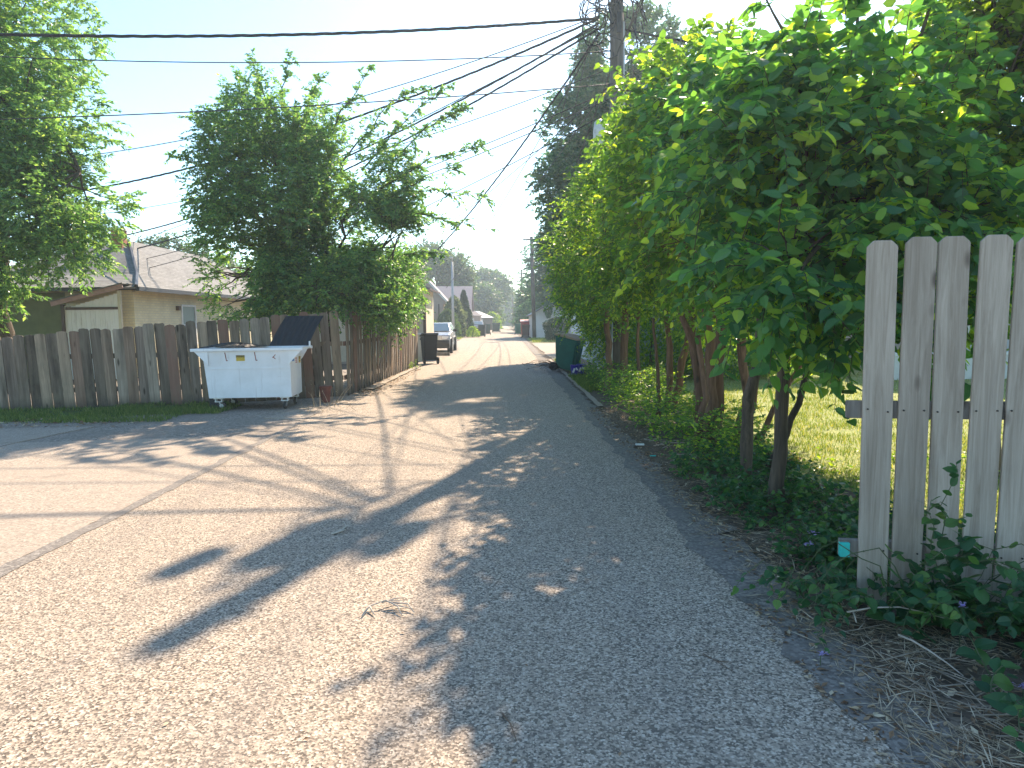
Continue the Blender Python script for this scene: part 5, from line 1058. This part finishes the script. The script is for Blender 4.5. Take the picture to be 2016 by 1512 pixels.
def crawling_vine(name, label, loc, shoots, ll, wr, mat, seed, single, nper=34, cat='vine', bend=.12):
    rng = np.random.RandomState(seed); rnd = random.Random(seed); t = thing(name, loc, label, cat); st = MB(); Ps, Ds, Ns, Ls = [], [], [], []
    for (a, b, lift) in shoots:
        a, b = Vector(a)-Vector(loc), Vector(b)-Vector(loc); pts = bez(a, b, lift, 8, rnd, bend); st.tube(pts, [.0035, .0033, .003, .0028, .0025, .002, .0016, .001], 5)
        ln = (b-a).length; k = max(5, int(nper*ln))
        for j in range(k):
            tt = (j+.5)/k*6.99; i = int(tt); p = pts[i].lerp(pts[i+1], tt-i); d = (pts[i+1]-pts[i]).normalized(); s = d.cross(Vector((0, 0, 1))).normalized()*(1 if j % 2 else -1)
            Ps.append(p); Ds.append(d*.5+s*.8+Vector((rnd.gauss(0, .3), rnd.gauss(0, .3), rnd.gauss(-.05, .3)))); Ns.append(Vector((rnd.gauss(0, .4), rnd.gauss(-.35, .4), 1))); Ls.append(ll*rnd.uniform(.6, 1.15)*(1-.45*tt/7))
    P, D, Nn, LL = np.array(Ps), nrmz(np.array(Ds)), nrmz(np.array(Ns)), np.array(Ls)
    wp = P + np.array(loc); ok = ~(((wp[:, 0] < 1.88) & (wp[:, 2] > .17)) | ((wp[:, 0] > 2.25) & (wp[:, 2] > .06) & (wp[:, 2] < .42) & (wp[:, 1] > 3.1) & (np.arange(len(P)) % 3 > 0))); P, D, Nn, LL = P[ok], D[ok], Nn[ok], LL[ok]
    st.build('stems', M['greenstem'], t)
    if single: P, D, Nn, LL = single_out(t, loc, P, D, Nn, LL, wr, mat, single, 'broad')
    if len(P): V, F = leaves_mesh(P, D, Nn, LL, wr, 'ovate'); V[:, 2] = np.maximum(V[:, 2], .004-loc[2]); np_mesh('foliage', V, F, mat, t, stuff=True)
    return t
rv = random.Random(77); root_v = (2.15, 3.28, 0); sh_ = []
for k in range(46):
    a = rv.uniform(math.pi*.95, math.pi*2.05); r_ = rv.uniform(.25, .75); s0 = (2.15+rv.uniform(-.35, .65), 3.25+rv.uniform(-.12, .1), .02)
    sh_.append((s0, (s0[0]+math.cos(a)*r_*.9, s0[1]+math.sin(a)*r_*.55, rv.uniform(.03, .20)), rv.uniform(.5, 1.1)))
for k in range(34):
    s0 = (2.15+rv.uniform(-.3, .75), 2.75+rv.uniform(-.35, .3), .02); a = rv.uniform(0, 6.3); r_ = rv.uniform(.15, .45); sh_.append((s0, (s0[0]+math.cos(a)*r_, s0[1]+math.sin(a)*r_, rv.uniform(.02, .1)), rv.uniform(.4, .9)))
sh_ += [((2.1, 3.3, .05), (2.16, 3.30, .80), .05), ((2.1, 3.3, .05), (2.06, 3.32, .62), .05), ((2.15, 3.3, .05), (2.22, 3.28, .55), .1), ((2.2, 3.28, .3), (2.62, 3.02, .10), .5), ((2.1, 3.28, .3), (2.45, 3.0, .12), .6), ((2.05, 3.3, .2), (1.9, 3.38, .35), .3), ((2.0, 3.3, .3), (2.35, 3.2, .42), .4)]
crawling_vine('climbing_vine', 'leafy dark green vine sprawling at the foot of the pickets and climbing them', root_v, sh_, .098, .82, M['lf_vine'], 41, 300, 38)
sh_ = []
for k in range(22):
    s0 = (1.62+rv.uniform(-.05, .25), 3.5+rv.uniform(-.15, .4), .02); a = rv.uniform(math.pi*.9, math.pi*1.7); r_ = rv.uniform(.15, .42)
    sh_.append((s0, (s0[0]+math.cos(a)*r_, s0[1]+math.sin(a)*r_, rv.uniform(.03, .14)), rv.uniform(.6, 1.2)))
sh_ += [((1.62, 3.5, .05), (1.42, 3.0, .03), .35), ((1.65, 3.5, .05), (1.5, 3.05, .08), .4)]
crawling_vine('trailing_weed', 'trailing weed spilling from the verge on to the asphalt left of the first picket', (1.62, 3.5, 0), sh_, .078, .74, M['lf_vine'], 42, 200, 40)
# litter: dead leaves, straw
def litter(name, label, regions, n, ln, wd, mat, seed, flat=.15):
    rng = np.random.RandomState(seed); P = []
    for (xa, xb, ya, yb, wgt) in regions: k = int(n*wgt); P.append(np.stack([rng.uniform(xa, xb, k), rng.uniform(ya, yb, k), np.full(k, .006)], 1))
    P = np.concatenate(P); P = P[np.array([mnoise.noise(Vector((p[0]*2.5, p[1]*2.0, seed))) for p in P]) > rng.uniform(-.7, .3, len(P))]; k = len(P); a = rng.uniform(0, 2*math.pi, k); D = np.stack([np.cos(a), np.sin(a), np.abs(rng.normal(0, flat, k))], 1); Nn = np.stack([rng.normal(0, .3, k), rng.normal(0, .3, k), np.ones(k)], 1)
    V, F = leaves_mesh(P, nrmz(D), nrmz(Nn), ln*rng.uniform(.4, 1.3, k), wd, 'fine'); V[:, 2] = np.maximum(V[:, 2], .006); o = np_mesh(name, V, F, mat, None, stuff=True); tag(o, label, 'litter'); return o
litter('leaf_litter', 'brown dead leaves strewn along the right alley edge', [(1.42, 1.95, 3.4, 12, .5), (1.7, 3.4, 3.6, 9, .2), (1.25, 2.8, 2.0, 3.6, .30)], 9000, .036, .45, M['deadleaf'], 51)
litter('straw_litter', 'dry stalks and straw on the ground in the bottom right corner', [(1.42, 2.9, 2.0, 3.35, .75), (1.4, 1.9, 3.3, 7, .25)], 6500, .13, .035, M['straw'], 52, .12)
litter('leaf_litter', 'scattered bits of leaf on the open asphalt', [(-3, 1.4, 2.2, 14, 1)], 330, .022, .5, M['deadleaf'], 53)
litter('leaf_litter', 'dry leaves and debris along the foot of the side fence', [(-3.05, -2.5, 14.3, 22, .7), (-9, -5.5, 10.4, 11.4, .3)], 1500, .07, .5, M['deadleaf'], 54)
def stick(label, loc, polys, r_, mat, name='fallen_twig', cat='twig'):
    t = None; m = MB()
    for pts in polys: m.tube([Vector(p) for p in pts], [r_*(1-.6*i/(len(pts)-1)) for i in range(len(pts))], 5)
    o = m.build(name, mat, smooth=True); o.location = loc; tag(o, label, cat, 'fallen twigs'); return o
stick('pale forked twig lying on the sunlit asphalt in the foreground', (-.62, 3.60, .008), [[(-.10, -.09, 0), (-.08, .0, .015), (.0, .035, .03), (.10, .05, .02)], [(-.08, .0, .015), (-.04, -.08, .0)], [(0, .035, .03), (.07, -.02, .02), (.10, -.09, 0)], [(.05, .0, .02), (.14, -.03, .01)], [(-.02, .03, .02), (.05, .09, .02), (.09, .12, .01)], [(.02, .03, .02), (.12, .01, .02), (.16, -.06, 0)]], .0055, M['deadwood'])
stick('small grey twig on the pole shadow', (-1.17, 5.05, .006), [[(-.04, -.12, 0), (.02, -.06, .01), (.03, .04, .01), (-.01, .13, .02)], [(-.04, -.12, .0), (.03, -.09, .015), (.045, -.05, .01)]], .007, M['deadwood'])
stick('long bleached stick sticking out of the vine', (1.62, 3.22, .06), [[(0, 0, .05), (.12, .0, .07), (.25, .0, .07), (.36, -.02, .05), (.45, -.06, .03)], [(.03, 0, .05), (.02, -.05, .02)]], .005, M['deadwood'])
stick('crooked white stick among dry stalks', (1.83, 2.98, .02), [[(-.03, .12, .03), (.0, .06, .03), (.03, -.02, .02), (.05, -.12, .01), (.06, -.2, 0)]], .006, M['deadwood'])
stick('white stick crossing the bottom right corner', (2.3, 2.55, .02), [[(-.1, -.02, .03), (0, 0, .04), (.12, .05, .04), (.3, .12, .03)]], .006, M['deadwood'])
stick('thin dark twig lying on the shaded asphalt', (.92, 2.95, .006), [[(-.03, .09, 0), (0, 0, .01), (.05, -.07, 0)], [(0, 0, .01), (.06, -.01, .01)]], .003, M['browntwig'])
stick('dark twig at the bottom edge of the asphalt', (.02, 2.5, .006), [[(-.03, .09, 0), (0, 0, .01), (.02, -.09, 0)]], .004, M['browntwig'])
rs = random.Random(8)
for k, lb in enumerate(('bundle of fallen bare twigs at the verge below the reddish trunks', 'fallen dry branches on dirt at bottom right')):
    polys = []; c = [(1.95, 8.3), (1.75, 2.75)][k]
    for j in range(12 if k == 0 else 26):
        a = rs.uniform(-.8, .6) if k == 0 else rs.gauss(-.8, .75); l_ = rs.uniform(.15, .5 if k == 0 else .45); x, y = rs.gauss(0, .14), rs.gauss(0, .26)
        b1, b2 = a+rs.gauss(0, .25), a+rs.gauss(0, .45); m1 = (x+math.cos(a)*l_*.35, y+math.sin(a)*l_*.35, .025); m2 = (m1[0]+math.cos(b1)*l_*.35, m1[1]+math.sin(b1)*l_*.35, .03)
        polys.append([(x, y, .01), m1, m2, (m2[0]+math.cos(b2)*l_*.3, m2[1]+math.sin(b2)*l_*.3, .012)])
        if j % 2: polys.append([m1, (m1[0]+math.cos(a+.7)*l_*.2, m1[1]+math.sin(a+.7)*l_*.2, .03), (m1[0]+math.cos(a+.9)*l_*.32, m1[1]+math.sin(a+.9)*l_*.32, .015)])
    stick(lb, (c[0], c[1], .0), polys, .0032, M['deadwood'] if k == 0 else M['drytwig'], 'twig_bundle', 'twigs')
# brush pile on the far asphalt
bp = thing('brush_branch', (1.35, 20.6, 0), 'fallen leafy branch lying on the alley beside the green cart', 'branch'); m = MB(); rngb = np.random.RandomState(6); B, D = [], []
for j in range(12):
    a = math.pi+rs.uniform(-.5, .5); l_ = rs.uniform(.4, 1.2); p0 = Vector((.45, rs.gauss(0, .15), .06)); p1 = p0+Vector((math.cos(a)*l_, math.sin(a)*l_*.8, rs.uniform(.02, .2))); m.tube(bez(p0, p1, .25, 5, rs), [.012, .010, .008, .006, .003], 5)
    for q in range(5): B.append(p0.lerp(p1, rs.uniform(.2, 1))); D.append((rs.gauss(0, 1), rs.gauss(0, 1), .5))
m.build('stems', M['browntwig'], bp); P, Dl, Nn, LL, tw = twig_field(np.array(B), nrmz(np.array(D)), np.full(len(B), .16), 5, .06, .1, rngb); V, F = leaves_mesh(P, Dl, Nn, LL, .4, 'fine'); np_mesh('leaves', V, F, M['browntwig'], bp, stuff=True)
# small flowers and scraps
def flower(loc, label):
    t = thing('violet_flower', loc, label, 'flower', 'small violet flowers in the weeds'); pe = MB().add([(0, 0, 0), (-.006, .010, .003), (0, .02, .001), (.006, .010, .003)], [(0, 1, 2, 3)]); me = bpy.data.meshes.new('petal'); me.from_pydata(pe.v, [], pe.f); me.materials.append(M['violet'])
    for k in range(12): inst('petal', me, t, (rs.gauss(0, .012), rs.gauss(0, .012), rs.uniform(0, .012)), (rs.gauss(.3, .3), rs.gauss(0, .3), rs.uniform(0, 6.3)), (1.1, 1.1, 1.1))
    MB().tube([(0, 0, -loc[2]), (0, 0, 0)], .002, 4).build('stem', M['greenstem'], t)
flower((1.80, 4.05, .16), 'violet flower in the weeds left of the turquoise rail end'); flower((1.93, 4.3, .15), 'violet flower highest up the verge beyond the trailing weed')
flower((1.36, 2.92, .05), 'violet flower at the tip of the trailing weed on asphalt'); flower((2.05, 3.05, .20), 'violet flower in the vine under the pickets'); flower((2.02, 2.62, .05), 'violet flower on the ground at the bottom right')
sc = MB().prism([(-.035, -.012), (.03, -.015), (.035, .012), (-.03, .015)], 0, .008, 'z').build('plastic_scrap', M['tealpaint']); sc.location = (1.64, 7.6, .01); tag(sc, 'small turquoise plastic scrap lying at the alley edge', 'scrap')
sc = MB().prism([(-.05, -.03), (.05, -.04), (.06, .03), (-.04, .04)], 0, .012, 'z').build('paper_scrap', M['whiteink']); sc.location = (1.63, 8.3, .01); tag(sc, 'crumpled white paper scrap on the verge edge beyond the turquoise scrap', 'scrap')

# ================================================================= HAZE
hm = bpy.data.materials.new('haze'); hm.use_nodes = True; n_ = hm.node_tree; n_.nodes.clear()
pv = n_.nodes.new('ShaderNodeVolumePrincipled'); pv.inputs['Density'].default_value = .0012; pv.inputs['Anisotropy'].default_value = .55; pv.inputs['Color'].default_value = (.70, .87, 1, 1)
oo = n_.nodes.new('ShaderNodeOutputMaterial'); n_.links.new(pv.outputs[0], oo.inputs['Volume'])
hb = MB().box((0, 110, 7.5), (140, 300, 17.1)).build('haze', hm); hb['kind'] = 'stuff'
